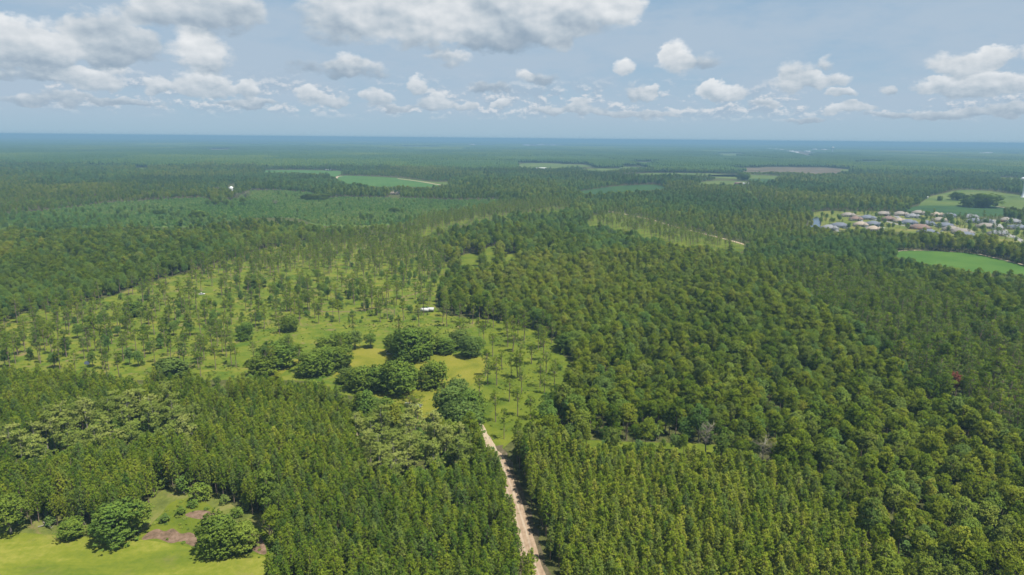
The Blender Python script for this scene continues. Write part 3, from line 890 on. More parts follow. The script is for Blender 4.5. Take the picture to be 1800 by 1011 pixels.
sheet('hay_field', P_LAWN, 0.012, M_LAWN)
sheet('field_margin', [(-500, 905), (-100, 908), (100, 912), (225, 905), (262, 878), (300, 858), (370, 862), (420, 895), (480, 912), (505, 960), (500, 1030), (300, 1000), (-500, 980)], 0.004, M_MARGIN)
sheet('scrub_clearing', P_CLEAR, 0.008, M_WET)
for q in (P_BROWN1, P_BROWN2, P_BROWN3):
    sheet('brush_litter', q, 0.016, M_BROWN)
sheet('open_meadow', P_SAV, 0.006, M_SAV)
sheet('meadow_strip', [(850, 562), (915, 572), (970, 592), (985, 620), (1006, 640), (1002, 665), (978, 690), (962, 720), (940, 745), (925, 772), (905, 772), (888, 785), (872, 800), (855, 770), (842, 720), (850, 680), (862, 640), (850, 600)], 0.009, M_WET)
sheet('mown_yard', P_YARD, 0.012, M_YARD)
sheet('wet_meadow', P_WETM, 0.008, M_WET)
sheet('open_meadow', P_SAV2, 0.02, M_WET)
sheet('open_meadow', P_SAV3, 0.02, M_WET)
for q in P_GAPS:
    sheet('meadow_gap', q, 0.03, M_WET)
sheet('regrowth_ground', P_YNG, 0.02, M_YOUNG)
sheet('crop_field', P_CROPR + [], 0.02, M_CROP)
sheet('crop_field', P_CRF1, 0.05, M_CROP2)
sheet('crop_field', P_CRF0, 0.05, M_CROP2)
sheet('pasture', P_CRF2, 0.07, M_PAST)
sheet('pasture', P_FR1, 0.05, M_PAST)
sheet('dark_crop_field', P_FR2, 0.07, M_CROPD)
for q in (P_MID, P_MID2, P_MID3, P_MID5):
    sheet('pasture', q, 0.1, M_PAST)
sheet('crop_field', P_MID4, 0.1, M_CROPD); sheet('dark_crop_field', P_MID5B, 0.15, M_CROPD)
sheet('cutover_ground', P_HARV, 0.1, M_HARV)
for q, w_ in P_FAR:
    sheet('far_clearing', q, 0.4, (M_PAST, M_HARV)[w_], smooth=False)
sheet('neighbourhood_lawn', P_NEI, 0.02, M_NLAWN)
sheet('farmyard', P_BR1, 0.2, M_PAST)

# roads
road_px = [(975, 1100), (941, 1011), (924, 950), (908, 898), (890, 845), (874, 806)]
_, road_line = ribbon('road_verge', road_px + [(862, 785)], 9.0, 0.018, M_VERGE, jitter=0.5)
ribbon('dirt_road', road_px + [(867, 795)], 5.4, 0.024, M_ROAD, jitter=0.15)
for off in (-.95, .95):
    dd = np.gradient(road_line, axis=0); dd /= np.linalg.norm(dd, axis=1, keepdims=True)
    ribbon('wheel_rut', (road_line + np.stack([-dd[:, 1], dd[:, 0]], 1) * off)[:-3:4], .62, 0.032, M_RUT, world=True, jitter=.07)
ribbon('yard_track', [(869, 798), (860, 778), (852, 762), (846, 748), (835, 735), (800, 720)], [4.0, 3.4, 2.4, 2.0, 2.0, 2.0], 0.028, M_SAND, jitter=0.12)
_, track_line = ribbon('forest_track', [(-60, 655), (42, 680), (165, 692), (300, 711), (378, 720), (430, 731), (515, 742), (537, 746), (630, 763), (690, 778)], 3.2, 0.02, M_SAND, jitter=0.3)
_, road2 = ribbon('county_dirt_road', [(1040, 366), (1085, 374), (1140, 385), (1185, 398), (1225, 408), (1285, 423), (1342, 440), (1380, 450)], 4.6, 0.05, M_SAND)
ribbon('field_track', [(590, 314), (594, 310.5), (602, 309.5)], 9, 0.14, M_SAND)
ribbon('field_track', [(699, 314), (740, 319.5), (778, 326)], 8, 0.14, M_SAND)
ribbon('field_track', [(1563, 443), (1600, 440), (1650, 441), (1710, 445), (1760, 456), (1800, 466), (1900, 491)], 4, 0.05, M_SAND)
ribbon('field_track', [(1750, 363), (1790, 368), (1850, 374)], 4, 0.12, M_SAND)
ribbon('meadow_track', [(820, 510), (745, 513), (725, 518), (690, 528), (640, 545), (560, 548)], 1.5, 0.02, M_BROWN)
ribbon('meadow_track', [(470, 668), (490, 655), (512, 640), (540, 628)], 5, 0.02, M_YARD)
ribbon('sandy_path', [(600, 362), (630, 361)], 14, 0.06, M_HARV)
ribbon('county_road', [(500, 333), (465, 333), (430, 331), (380, 328)], 6, 0.08, M_CONC)
# neighbourhood streets
ribbon('street', [(1560, 372), (1584, 385), (1600, 396), (1625, 402), (1660, 414), (1690, 424)], 7.5, 0.06, M_ASPH)
ribbon('street', [(1500, 378), (1545, 386), (1585, 396), (1625, 402)], 6.5, 0.065, M_ASPH)
ribbon('street', [(1760, 409), (1775, 413), (1790, 420), (1810, 432)], 7, 0.06, M_CONC)
ribbon('street', [(1745, 386), (1760, 400), (1770, 411)], 8, 0.055, M_CONC)
# ponds
P_PONDN = [(1422, 396), (1428, 385), (1436, 381), (1443, 388), (1441, 399), (1428, 401)]
sheet('pond', P_PONDN, 0.04, M_POND)
sheet('pond', [(942, 764), (944, 752), (950, 748), (956, 753), (957, 770), (950, 776)], 0.02, M_POND)
sheet('pond', [(148, 640), (150, 635), (158, 636), (156, 641)], 0.02, M_POND)

# ------------------------------------------------------------------ planting
OPEN = [P_LAWN, P_CLEAR, P_YARD, P_SAV, P_WETM, P_SAV2, P_SAV3, P_YNG, P_CROPR, P_CRF1, P_CRF0, P_CRF2, P_FR1, P_FR2, P_MID, P_MID2, P_MID3, P_MID4, P_MID5, P_HARV, P_NEI, P_FARM, P_RH, P_BR1] + [q for q, _ in P_FAR] + P_GAPS
OPEN_BB = [(min(p[0] for p in q), max(p[0] for p in q), min(p[1] for p in q), max(p[1] for p in q)) for q in OPEN]


def blocked(x, y, h, polys=None):
    """a tree of height h here would stand in, or hide, an opening"""
    b = np.zeros(len(x), bool)
    for fz in (0.0, 0.45, 0.8):
        u, v, w = proj(x, y, h * fz)
        for q, (a0, a1, b0, b1) in zip(OPEN, OPEN_BB):
            if polys is not None and not any(q is z_ for z_ in polys):
                continue
            k = (u > a0) & (u < a1) & (v > b0) & (v < b1) & ~b
            if k.any():
                i = np.nonzero(k)[0]
                b[i] |= inpoly(u[i], v[i], q)
    return b


def near_line(x, y, line, d):
    b = np.zeros(len(x), bool)
    for i in range(len(line) - 1):
        a = line[i]; c = line[i + 1]; ab = c - a
        t = np.clip(((x - a[0]) * ab[0] + (y - a[1]) * ab[1]) / (ab @ ab + 1e-9), 0, 1)
        b |= np.hypot(x - a[0] - t * ab[0], y - a[1] - t * ab[1]) < d
    return b


def grid_pts(x0, x1, y0, y1, s, jit=0.42, sy=None, ang=0.0):
    sy = sy or s
    X, Y = np.meshgrid(np.arange(x0, x1, s), np.arange(y0, y1, sy))
    X = X.ravel(); Y = Y.ravel()
    X = X + rng.uniform(-jit, jit, X.shape) * s; Y = Y + rng.uniform(-jit, jit, Y.shape) * sy
    if ang:
        cx, cyy = (x0 + x1) / 2, (y0 + y1) / 2
        c, s_ = math.cos(ang), math.sin(ang)
        X, Y = cx + (X - cx) * c - (Y - cyy) * s_, cyy + (X - cx) * s_ + (Y - cyy) * c
    return X, Y


def frustum(x, y, margin=1.15, back=40):
    return (np.abs(x) < (y + back) * 0.75 * margin + 25) & (y > 60)


# stand outlines (where the stand's trees stand)
Z_PR = [(878, 800), (900, 808), (960, 822), (1050, 835), (1180, 842), (1290, 850), (1380, 872), (1440, 905), (1500, 965), (1540, 1040), (1600, 1400), (1080, 1400), (958, 1030), (925, 920), (895, 840)]
Z_PL = [(-500, 700), (-200, 690), (0, 690), (200, 695), (400, 705), (560, 715), (640, 740), (720, 770), (800, 790), (862, 812), (885, 870), (905, 930), (930, 1020), (1030, 1400), (470, 1400), (440, 1080), (480, 1005), (490, 950), (460, 915), (400, 880), (300, 868), (262, 890), (225, 935), (100, 925), (-100, 920), (-500, 930)]
Z_HW = [(590, 700), (680, 730), (745, 748), (800, 742), (840, 752), (866, 800), (800, 800), (700, 780), (600, 745)]   # mixed trees between stand and yard
Z_PALE1 = [(20, 822), (60, 795), (110, 770), (160, 752), (230, 745), (300, 748), (352, 770), (350, 815), (270, 820), (180, 830), (100, 855), (30, 865)]
Z_PALE2 = [(620, 790), (680, 775), (760, 790), (810, 800), (838, 830), (830, 865), (760, 880), (700, 890), (640, 860)]
Z_PINE2 = [(1380, 470), (1450, 480), (1560, 510), (1700, 560), (1800, 600), (1950, 650), (1950, 820), (1800, 790), (1700, 740), (1600, 680), (1500, 600), (1400, 530)]
Z_OLIVE = [(840, 500), (960, 470), (1080, 455), (1200, 445), (1340, 470), (1400, 540), (1500, 620), (1620, 730), (1750, 800), (1950, 860), (1950, 1300), (1560, 1300), (1500, 940), (1400, 850), (1290, 800), (1100, 770), (980, 740), (1010, 640), (960, 575), (850, 555), (790, 550)]
Z_GREENL = [(-200, 520), (0, 470), (120, 455), (190, 470), (260, 500), (150, 528), (0, 560), (-200, 600)]

places = {}      # kind -> list of arrays


def keep(kind, x, y, s, tint, n=None, stand=0):
    k = len(x)
    places.setdefault(kind.name, [kind, []])[1].append(np.stack([x, y, s, rng.uniform(0, 6.283, k), rng.integers(0, len(kind.v), k), np.clip(tint, 0, 1), np.full(k, stand)], 1))


# planted stands, in rows along the road
for zone, stand, spx, spy, ang in ((Z_PR, 1, 2.75, 2.4, 0.05), (Z_PL, 2, 2.85, 2.45, 0.05)):
    x, y = grid_pts(-420, 330, 90, 460, spx, 0.36, spy, ang)
    m_ = frustum(x, y); x, y = x[m_], y[m_]
    u, v, w = proj(x, y, 0)
    ok = inpoly(u, v, zone) & ~near_line(x - .9, y, road_line, 4.5) & ~near_line(x, y, track_line, 3.0)
    if stand == 2:
        ok &= ~inpoly(u, v, Z_PALE1) & ~inpoly(u, v, Z_PALE2) & ~inpoly(u, v, Z_HW)
    ok &= ~blocked(x, y, 10.0, [P_LAWN, P_CLEAR, P_SAV, P_WETM, P_YARD])
    ok &= rng.uniform(size=len(x)) > 0.07 + 0.45 * (value_noise(x, y, 14, 9, 2) > 0.74)
    x, y = x[ok], y[ok]
    nz = value_noise(x, y, 60, 3 + stand)
    hs = 0.78 + 0.30 * nz + rng.normal(size=len(x)) * 0.095
    if stand == 1:
        u, v, w = proj(x, y, 0)
        hs += 0.22 * inpoly(u, v, [(870, 790), (1010, 800), (1020, 850), (880, 850)])
    base = 0.55 if stand == 1 else 0.37
    keep(K_PLANT, x, y, hs, base + (nz - 0.5) * 0.35 + rng.normal(size=len(x)) * 0.17, stand=stand)

# pale layered trees in the planted stand
for zone, st in ((Z_PALE1, 3), (Z_PALE2, 4)):
    x, y = grid_pts(-300, 60, 150, 400, 5.4, 0.42)
    u, v, w = proj(x, y, 0)
    ok = inpoly(u, v, zone) & ~near_line(x, y, track_line, 2.5)
    x, y = x[ok], y[ok]
    pick = rng.uniform(size=len(x)) < 0.52
    keep(K_PALE, x[pick], y[pick], rng.uniform(0.90, 1.18, pick.sum()), rng.uniform(0.15, 0.95, pick.sum()), stand=st)
    keep(K_BROAD, x[~pick], y[~pick], rng.uniform(0.55, 0.8, (~pick).sum()), rng.uniform(0.3, 0.6, (~pick).sum()), stand=9)

# woods: near ones tree by tree out to 2.6 km
def parcels(x, y, cell, seed):
    """a number 0..1 for the parcel of land a point belongs to: parcels have crooked edges and differ in stand age"""
    wx = x + (value_noise(x, y, cell * .9, seed + 1) - .5) * cell * .55
    wy = y + (value_noise(x, y, cell * .9, seed + 2) - .5) * cell * .55
    a_ = .35
    ix = np.floor((wx * math.cos(a_) + wy * math.sin(a_)) / cell).astype(np.int64)
    iy = np.floor((wy * math.cos(a_) - wx * math.sin(a_)) / (cell * 1.3)).astype(np.int64)
    n = (ix * 374761393 + iy * 668265263 + seed * 2246822519) & 0xffffffff
    n = ((n ^ (n >> 13)) * 1274126177) & 0xffffffff
    return ((n ^ (n >> 16)) & 0xffff) / 65535.0


def woods(x, y, far=False):
    m_ = frustum(x, y, 1.12); x, y = x[m_], y[m_]
    u, v, w = proj(x, y, 0)
    bad = inpoly(u, v, Z_PR) | (inpoly(u, v, Z_PL) & ~inpoly(u, v, Z_HW))
    bad |= near_line(x, y, road_line, 9) | near_line(x, y, road2, 4)
    bad |= blocked(x, y, 13.0)
    bad |= (y < 330) & (u < 470) & (v > 700)
    # nothing grows in front of the trees set by hand in the woods
    for hu, hv, hh in ((1674, 704, 40), (1341, 826, 40), (1240, 798, 34)):
        bad |= (np.abs(u - hu) < 13) & (v > hv - 6) & (v < hv + hh)
    x, y, u, v = x[~bad], y[~bad], u[~bad], v[~bad]
    nz = value_noise(x, y, 190, 11); n2 = value_noise(x, y, 60, 23); n3 = value_noise(x, y, 500, 31, 2)
    rnd = rng.uniform(size=len(x))
    olive = inpoly(u, v, Z_OLIVE); pine2 = inpoly(u, v, Z_PINE2); gl = inpoly(u, v, Z_GREENL)
    pz = np.where(olive, 0.80, np.where(pine2, 0.12, 0.25 + 0.5 * (nz > 0.5)))
    is_round = rnd < pz
    is_tall = ~is_round & pine2
    is_tall |= ~is_round & ~olive & ~pine2 & (n3 > 0.56) & (rnd < pz + 0.35)
    is_broad = ~is_round & ~is_tall
    t = 0.30 + (nz - 0.5) * 0.7 + (n2 - 0.5) * 0.35 + rng.normal(size=len(x)) * 0.17
    t = np.where(olive, 0.56 + (nz - 0.5) * 0.45 + (n2 - .5) * .50 + rng.normal(size=len(x)) * 0.13, t)
    t = np.where(pine2, 0.34 + rng.normal(size=len(x)) * 0.12, t)
    t = np.where(~olive & ~pine2, t + 0.06 - np.clip((y - 900) / 1800, 0, .12), t)
    t = np.where(gl, 0.40 + rng.normal(size=len(x)) * 0.1, t)
    s = np.clip(0.80 + 0.3 * n2 + rng.normal(size=len(x)) * 0.21, .45, 1.5)
    s = np.where(gl, s * .8, s)
    pc = parcels(x, y, 230, 5); pc2 = parcels(x, y, 230, 9)
    out_ = ~olive & ~pine2 & ~gl & (y > 520)
    t = np.where(out_, t + (pc - .5) * .50, t)
    s = np.where(out_, s * (.74 + .38 * pc2), s)
    k = 1.12 if far else 1.0
    for kd, mk, ks in ((K_ROUND, is_round, .93), (K_TALL, is_tall, .95), (K_BROAD, is_broad, .92)):
        keep(kd, x[mk], y[mk], s[mk] * k * ks, t[mk], stand=np.where(olive[mk], 5, np.where(pine2[mk], 6, 7)) if mk.any() else 0)
        # stand above can be an array


def keep(kind, x, y, s, tint, n=None, stand=0):     # accepts an array of stands too
    k = len(x)
    st = np.broadcast_to(np.asarray(stand, float), (k,))
    places.setdefault(kind.name, [kind, []])[1].append(np.stack([x, y, s, rng.uniform(0, 6.283, k), rng.integers(0, len(kind.v), k), np.clip(tint, 0, 1), st], 1))


x, y = grid_pts(-750, 750, 100, 800, 4.9, 0.48); woods(x, y)
x, y = grid_pts(-1600, 1600, 800, 1700, 6.8, 0.46); woods(x, y)
x, y = grid_pts(-2500, 2500, 1700, 2700, 8.2, 0.44); woods(x, y, True)

# understorey along woods
x, y = grid_pts(-700, 700, 100, 700, 7.5, 0.45)
m_ = frustum(x, y); x, y = x[m_], y[m_]
u, v, w = proj(x, y, 0)
ok = ~blocked(x, y, 3.0) & ~near_line(x, y, road_line, 8) & ~near_line(x, y, track_line, 4) & (rng.uniform(size=len(x)) < 0.9) & ~((y < 330) & (u < 470) & (v > 925))
keep(K_BUSH, x[ok], y[ok], rng.uniform(.7, 1.4, ok.sum()), rng.uniform(.25, .75, ok.sum()), stand=20)

# open meadow: scattered tall pines, denser towards the back
def meadow_trees():
    x, y = grid_pts(-560, 320, 230, 1050, 8.6, 0.46)
    u, v, w = proj(x, y, 0)
    ins = inpoly(u, v, P_SAV) & ~inpoly(u, v, P_YARD)
    right = ins & (u > 838) & (v > 560)
    dens = value_noise(x, y, 55, 77)
    p = 0.21 + 0.62 * (dens - 0.42)
    p = np.where(v < 540, p + 0.10, p); p = np.where(v < 480, p + 0.32, p)
    p = np.where((u < 330) & (v < 640) & (v > 560), p + .26, p)
    p = np.where((v > 640) & (u < 300), p * .8 + .05, p)
    p = np.where(right, 0.15, p)
    p = np.where((u > 520) & (u < 860) & (v > 575), p * .35, p)
    ok = ins & (rng.uniform(size=len(x)) < p) & ~blocked(x, y, 11.0, [P_YARD]) & (v < 682)| (right & (rng.uniform(size=len(x)) < 0.13))
    ok &= ~((v > 720) & (u < 870))
    x, y = x[ok], y[ok]
    keep(K_TALL, x, y, rng.uniform(0.80, 1.08, len(x)), 0.42 + rng.normal(size=len(x)) * 0.13, stand=30)
    # shrubs and small dark broadleaves between
    x, y = grid_pts(-560, 320, 230, 1050, 9.0, 0.46)
    u, v, w = proj(x, y, 0)
    dens = value_noise(x, y, 80, 78)
    ok = inpoly(u, v, P_SAV) & ~inpoly(u, v, P_YARD) & ~blocked(x, y, 4.0, [P_YARD]) & (rng.uniform(size=len(x)) < np.where(u > 850, .05, 0.04 + 0.42 * (dens > 0.61)))
    keep(K_BUSH, x[ok], y[ok], rng.uniform(.35, 1.15, ok.sum()), rng.uniform(.15, .55, ok.sum()), stand=31)
    x, y = grid_pts(-560, 200, 300, 1000, 16.0, 0.46)
    u, v, w = proj(x, y, 0)
    dens = value_noise(x, y, 90, 79)
    ok = inpoly(u, v, P_SAV) & ~blocked(x, y, 9.0, [P_YARD]) & (u < 820) & (dens > 0.57)
    keep(K_BROAD, x[ok], y[ok], rng.uniform(.45, .8, ok.sum()), rng.uniform(.15, .5, ok.sum()), stand=32)
    for q, pp in ((P_SAV2, .42), (P_SAV3, .78)):
        W = np.array([G(a, b)[:2] for a, b in q])
        x, y = grid_pts(W[:, 0].min(), W[:, 0].max(), W[:, 1].min(), W[:, 1].max(), 6.8, .46)
        u, v, w = proj(x, y, 0)
        ok = inpoly(u, v, q) & (rng.uniform(size=len(x)) < pp)
        keep(K_TALL, x[ok], y[ok], rng.uniform(.7, .95, ok.sum()), .45 + rng.normal(size=ok.sum()) * .12, stand=33)


meadow_trees()

# trees among the houses
W = np.array([G(a, b)[:2] for a, b in P_NEI])
x, y = grid_pts(W[:, 0].min(), W[:, 0].max(), W[:, 1].min(), W[:, 1].max(), 12.0, .46)
u, v, w = proj(x, y, 0)
nei_trees = inpoly(u, v, P_NEI) & ~inpoly(u, v, P_PONDN)
neix, neiy = x[nei_trees], y[nei_trees]

# regrowth: small pines in their thousands
W = np.array([G(a, b)[:2] for a, b in P_YNG])
x, y = grid_pts(W[:, 0].min(), W[:, 0].max(), W[:, 1].min(), W[:, 1].max(), 5.2, .4)
u, v, w = proj(x, y, 0)
ok = inpoly(u, v, P_YNG); x, y = x[ok], y[ok]
nz = value_noise(x, y, 120, 5)
scatter('regrowth_pines', [k['both'] for k in K_YOUNG.v], x, y, rng.uniform(.7, 1.6, len(x)), rng.uniform(0, 6.28, len(x)), rng.integers(0, 2, len(x)), np.clip(.52 + (nz - .5) * .9 + rng.normal(size=len(x)) * .16, 0, 1))
blend = (v[ok] - 372) / 34 + (value_noise(x, y, 90, 15) - .5) * 2.2
kk = (rng.uniform(size=len(x)) < .12 * np.clip(blend, 0, 1)) | (rng.uniform(size=len(x)) < .004)
keep(K_BROAD, x[kk], y[kk], rng.uniform(.45, .85, kk.sum()), rng.uniform(.1, .5, kk.sum()), stand=7)

# low scrub over the open meadow
x, y = grid_pts(-560, 320, 160, 900, 2.6, .5)
u, v, w = proj(x, y, 0)
nz = value_noise(x, y, 25, 55)
ok = ((inpoly(u, v, P_SAV) & ~inpoly(u, v, P_YARD)) | inpoly(u, v, P_CLEAR) | inpoly(u, v, P_WETM)) & (rng.uniform(size=len(x)) < 0.14 + 0.6 * (nz > .55)) & ~near_line(x, y, road_line, 5)
x, y = x[ok], y[ok]
scatter('meadow_scrub', [k['both'] for k in K_BUSH.v], x, y, rng.uniform(.14, .42, len(x)), rng.uniform(0, 6.28, len(x)), rng.integers(0, 3, len(x)), rng.uniform(.35, 1.0, len(x)), SZ=rng.uniform(.05, .16, len(x)))

# ------------------------------------------------------------------ far woods: tiles of many small crowns
def far_tile(seed, size=120.0, pitch=8.0):
    r = np.random.default_rng(seed)
    n = int(size / pitch)
    V = []; Q = []; S = []
    ring = 7
    vs = 0; AV = []; AQ = []; AS = []
    for i in range(n):
        for j in range(n):
            cx = (i + .5 + r.uniform(-.42, .42)) * pitch - size / 2; cyy = (j + .5 + r.uniform(-.42, .42)) * pitch - size / 2
            R_ = pitch * r.uniform(.42, .68); H = r.uniform(9.5, 19.0)
            P = []
            a0 = r.uniform(0, 6.28)
            for (fz, fr) in ((0.15, .55), (0.50, 1.0), (0.80, .78), (1.0, .22)):
                for k in range(ring):
                    a = a0 + k * 6.283 / ring
                    q = R_ * fr * r.uniform(.75, 1.2)
                    P.append((cx + math.cos(a) * q, cyy + math.sin(a) * q, H * (.25 + .75 * fz) + r.normal() * .5))
            F = []
            for l in range(3):
                for k in range(ring):
                    F.append((vs + l * ring + k, vs + l * ring + (k + 1) % ring, vs + (l + 1) * ring + (k + 1) % ring, vs + (l + 1) * ring + k))
            F.append((vs + 3 * ring, vs + 3 * ring + 1, vs + 3 * ring + 3, vs + 3 * ring + 5))
            AV += P; AQ += F; vs += len(P)
            sh = r.uniform(0, 1); AS += list(np.clip(sh + r.normal(size=len(F)) * .12, 0, 1))
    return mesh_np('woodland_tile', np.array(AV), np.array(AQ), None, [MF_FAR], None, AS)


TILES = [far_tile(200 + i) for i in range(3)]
TX = []; TY = []; TS = []; TT = []
for (y0, y1, size) in ((2640, 7000, 112.0), (7000, 16000, 224.0), (16000, 34000, 448.0)):
    X, Y = np.meshgrid(np.arange(-y1 * .95, y1 * .95, size), np.arange(y0, y1, size))
    X = X.ravel(); Y = Y.ravel()
    k = np.abs(X) < Y * .86 + 200
    X, Y = X[k] + rng.uniform(-.05, .05, k.sum()) * size, Y[k]
    bad = blocked(X, Y, 15.0)
    for dx_ in (-.4, .4):
        bad |= blocked(X + dx_ * size, Y, 13.0)
    X, Y = X[~bad], Y[~bad]
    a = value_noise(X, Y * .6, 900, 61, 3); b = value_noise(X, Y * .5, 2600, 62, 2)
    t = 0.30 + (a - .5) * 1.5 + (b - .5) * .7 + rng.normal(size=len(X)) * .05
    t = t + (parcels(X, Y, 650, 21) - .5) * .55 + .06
    t = np.where(value_noise(X + 5000, Y * .35, 1300, 68, 2) > 0.58, t * .25 - .05, t)  # dark streaks: dense pine stands and cloud shadow put into the tint
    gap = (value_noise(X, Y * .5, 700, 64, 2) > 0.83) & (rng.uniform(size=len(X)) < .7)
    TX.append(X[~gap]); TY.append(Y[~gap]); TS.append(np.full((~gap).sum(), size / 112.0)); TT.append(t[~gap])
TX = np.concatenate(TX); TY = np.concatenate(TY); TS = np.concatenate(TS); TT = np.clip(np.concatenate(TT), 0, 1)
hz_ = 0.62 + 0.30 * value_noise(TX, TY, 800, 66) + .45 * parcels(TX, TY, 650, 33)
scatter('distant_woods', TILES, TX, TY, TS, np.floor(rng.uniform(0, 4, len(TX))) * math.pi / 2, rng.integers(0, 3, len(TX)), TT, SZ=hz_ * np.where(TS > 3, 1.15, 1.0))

# ------------------------------------------------------------------ hand-placed trees (foot point and size read off the photograph)
def px_tree(kind, u, v, wpx, hpx, tint, name, label, cat='tree', group=None, var=None):
    p = G(u, v); _, _, d = proj(p[0:1], p[1:2], 0.0)
    h = hpx * d[0] / F_PX; wd = wpx * d[0] / F_PX
    var = int(rng.integers(0, len(kind.v))) if var is None else var % len(kind.v)
    me_ = kind.v[var]['crown']
    s = h / kind.v[var]['H']
    co = np.empty(len(me_.vertices) * 3, np.float32); me_.vertices.foreach_get('co', co); co = co.reshape(-1, 3)
    w0 = np.percentile(co[:, 0], 98) - np.percentile(co[:, 0], 2)
    return put_tree(kind, p[0], p[1], s, rng.uniform(0, 6.28), var, tint, name, label, cat, group, sxy=wd / (w0 * s))


NAMED = [
    (K_OAK, 386, 970, 68, 72, .12, 'broad dark tree standing at the lime green field edge beside the brown brush patch'),
    (K_OAK, 428, 968, 52, 58, .42, 'mid green leafy tree touching the broad dark tree at the field edge'),
    (K_OAK, 208, 948, 76, 74, .16, 'wide dark green tree at the field edge left of the brushy clearing'),
    (K_OAK, 128, 944, 40, 36, .30, 'low rounded tree at the hay field edge beside a fallen pale trunk'),
    (K_BROAD, 20, 938, 52, 74, .28, 'dark leafy tree in the corner where hay field meets the picture border'),
    (K_BROAD, 244, 936, 44, 60, .40, 'mid green tree between the wide dark tree and the brushy clearing'),
    (K_OAK, 812, 768, 66, 70, .16, 'large dark tree beside the pale track end, lowest of the dark clump'),
    (K_OAK, 790, 740, 50, 66, .18, 'dark dense tree in the clump beside the mown yard and track'),
    (K_OAK, 828, 745, 46, 64, .16, 'dark dense tree behind the large one at the end of the track'),
    (K_OAK, 803, 716, 40, 58, .22, 'pointed dark tree at the top of the clump right of the mown yard'),
    (K_OAK, 702, 692, 56, 64, .26, 'largest oak of the row standing in the middle of the mown yard'),
    (K_OAK, 668, 686, 46, 46, .20, 'dark oak left of the largest oak in the yard row'),
    (K_OAK, 636, 684, 52, 42, .34, 'grey green spreading tree at the left end of the yard row'),
    (K_OAK, 727, 680, 34, 36, .28, 'small round tree right of the largest oak in the yard row'),
    (K_OAK, 763, 681, 44, 52, .40, 'mid green oak standing alone at the right end of the yard row'),
    (K_OAK, 612, 672, 34, 26, .30, 'low bushy tree at the far left end of the yard row'),
    (K_OAK, 726, 632, 62, 58, .18, 'large dark tree behind the utility pole'),
    (K_OAK, 700, 622, 44, 40, .30, 'tree overhanging the little white house with red roof'),
    (K_OAK, 748, 622, 44, 46, .34, 'leafy tree right of the large dark one behind the utility pole'),
    (K_OAK, 782, 620, 36, 28, .18, 'dark tree leaning over brown ground behind the mown yard'),
    (K_OAK, 808, 612, 34, 34, .36, 'olive green tree on the meadow edge behind the yard'),
    (K_OAK, 826, 628, 34, 42, .14, 'square dark tree clump on the back edge of the mown yard'),
    (K_BROAD, 842, 624, 20, 34, .16, 'narrow dark tree joined to the square clump behind the yard'),
    (K_BROAD, 652, 611, 22, 26, .20, 'small dark tree on the back edge of the yard'),
    (K_BROAD, 624, 613, 26, 34, .28, 'small tree near the left back corner of the yard'),
    (K_OAK, 596, 648, 44, 44, .18, 'dark tree with a pinkish patch left of the mown yard'),
    (K_OAK, 570, 655, 44, 50, .30, 'green tree at the left corner of the mown yard'),
    (K_OAK, 548, 660, 42, 42, .28, 'rounded tree in the clump left of the mown yard'),
    (K_OAK, 600, 618, 36, 36, .26, 'tree above the clump left of the mown yard'),
    (K_BROAD, 572, 624, 30, 34, .36, 'light green tree behind the clump left of the yard'),
    (K_OAK, 486, 645, 60, 48, .18, 'dark rounded clump tree beside the grassy lane in the meadow'),
    (K_OAK, 462, 660, 46, 40, .24, 'dark tree at the foot of the grassy lane'),
    (K_OAK, 502, 622, 30, 30, .20, 'small dark tree upslope of the rounded clump by the lane'),
    (K_OAK, 508, 582, 30, 30, .16, 'dark round bush-like tree alone in the pine meadow'),
    (K_OAK, 432, 598, 24, 34, .14, 'narrow black-green tree among the meadow pines'),
    (K_OAK, 300, 664, 54, 36, .24, 'wide low tree at the edge between meadow and planted pines'),
    (K_OAK, 236, 556, 30, 28, .14, 'dark round tree near the left end of the meadow'),
    (K_BROAD, 160, 580, 22, 28, .10, 'greyish dark tree in the left part of the meadow'),
    (K_OAK, 450, 505, 34, 18, .12, 'very dark low clump tree in the back of the pine meadow'),
    (K_OAK, 1000, 618, 40, 38, .14, 'dark tree at the corner where meadow meets the big woods'),
    (K_BROAD, 966, 735, 36, 48, .12, 'dark tree on the meadow edge next to the small pond'),
    (K_BROAD, 985, 745, 36, 52, .34, 'leafy tree on the bank right of the small pond'),
    (K_OAK, 1570, 494, 30, 24, .16, 'dark round tree at the left tip of the bright crop field'),
    (K_OAK, 1603, 492, 32, 20, .14, 'dark tree jutting into the bright crop field, next to its left tip'),
    (K_OAK, 1674, 496, 40, 26, .24, 'tallest tree along the near edge of the bright crop field'),
    (K_OAK, 1728, 364, 52, 26, .16, 'large dark tree island in the far pasture'),
    (K_OAK, 1706, 364, 30, 18, .16, 'low dark tree at the side of the pasture island'),
    (K_OAK, 1683, 352, 24, 15, .18, 'smaller dark tree group in the far pasture, left of the island'),
    (K_OAK, 1652, 353, 8, 9, .16, 'tiny lone dark tree in the far pasture'),
    (K_OAK, 1306, 317, 22, 15, .12, 'dark round tree shading the farmhouse before the far field'),
    (K_OAK, 283, 379, 20, 13, .10, 'dark square tree clump alone in the regrowth'),
    (K_OAK, 348, 384, 24, 15, .20, 'greyish rounded tree in the regrowth'),
    (K_BROAD, 398, 363, 12, 14, .14, 'dark tree among grey snags in the regrowth'),
    (K_BROAD, 380, 362, 12, 12, .22, 'dull green tree among grey snags in the regrowth'),
    (K_OAK, 557, 352, 46, 12, .12, 'dark band-like tree on the far side of the regrowth'),
    (K_OAK, 694, 375, 18, 11, .12, 'lone dark round tree in the middle of the young stand'),
    (K_OAK, 24, 412, 18, 16, .12, 'lone dark tree at the near edge of the regrowth, left side'),
    (K_BROAD, 428, 362, 12, 16, .16, 'slim dark tree right of the grey snags in the regrowth'),
]
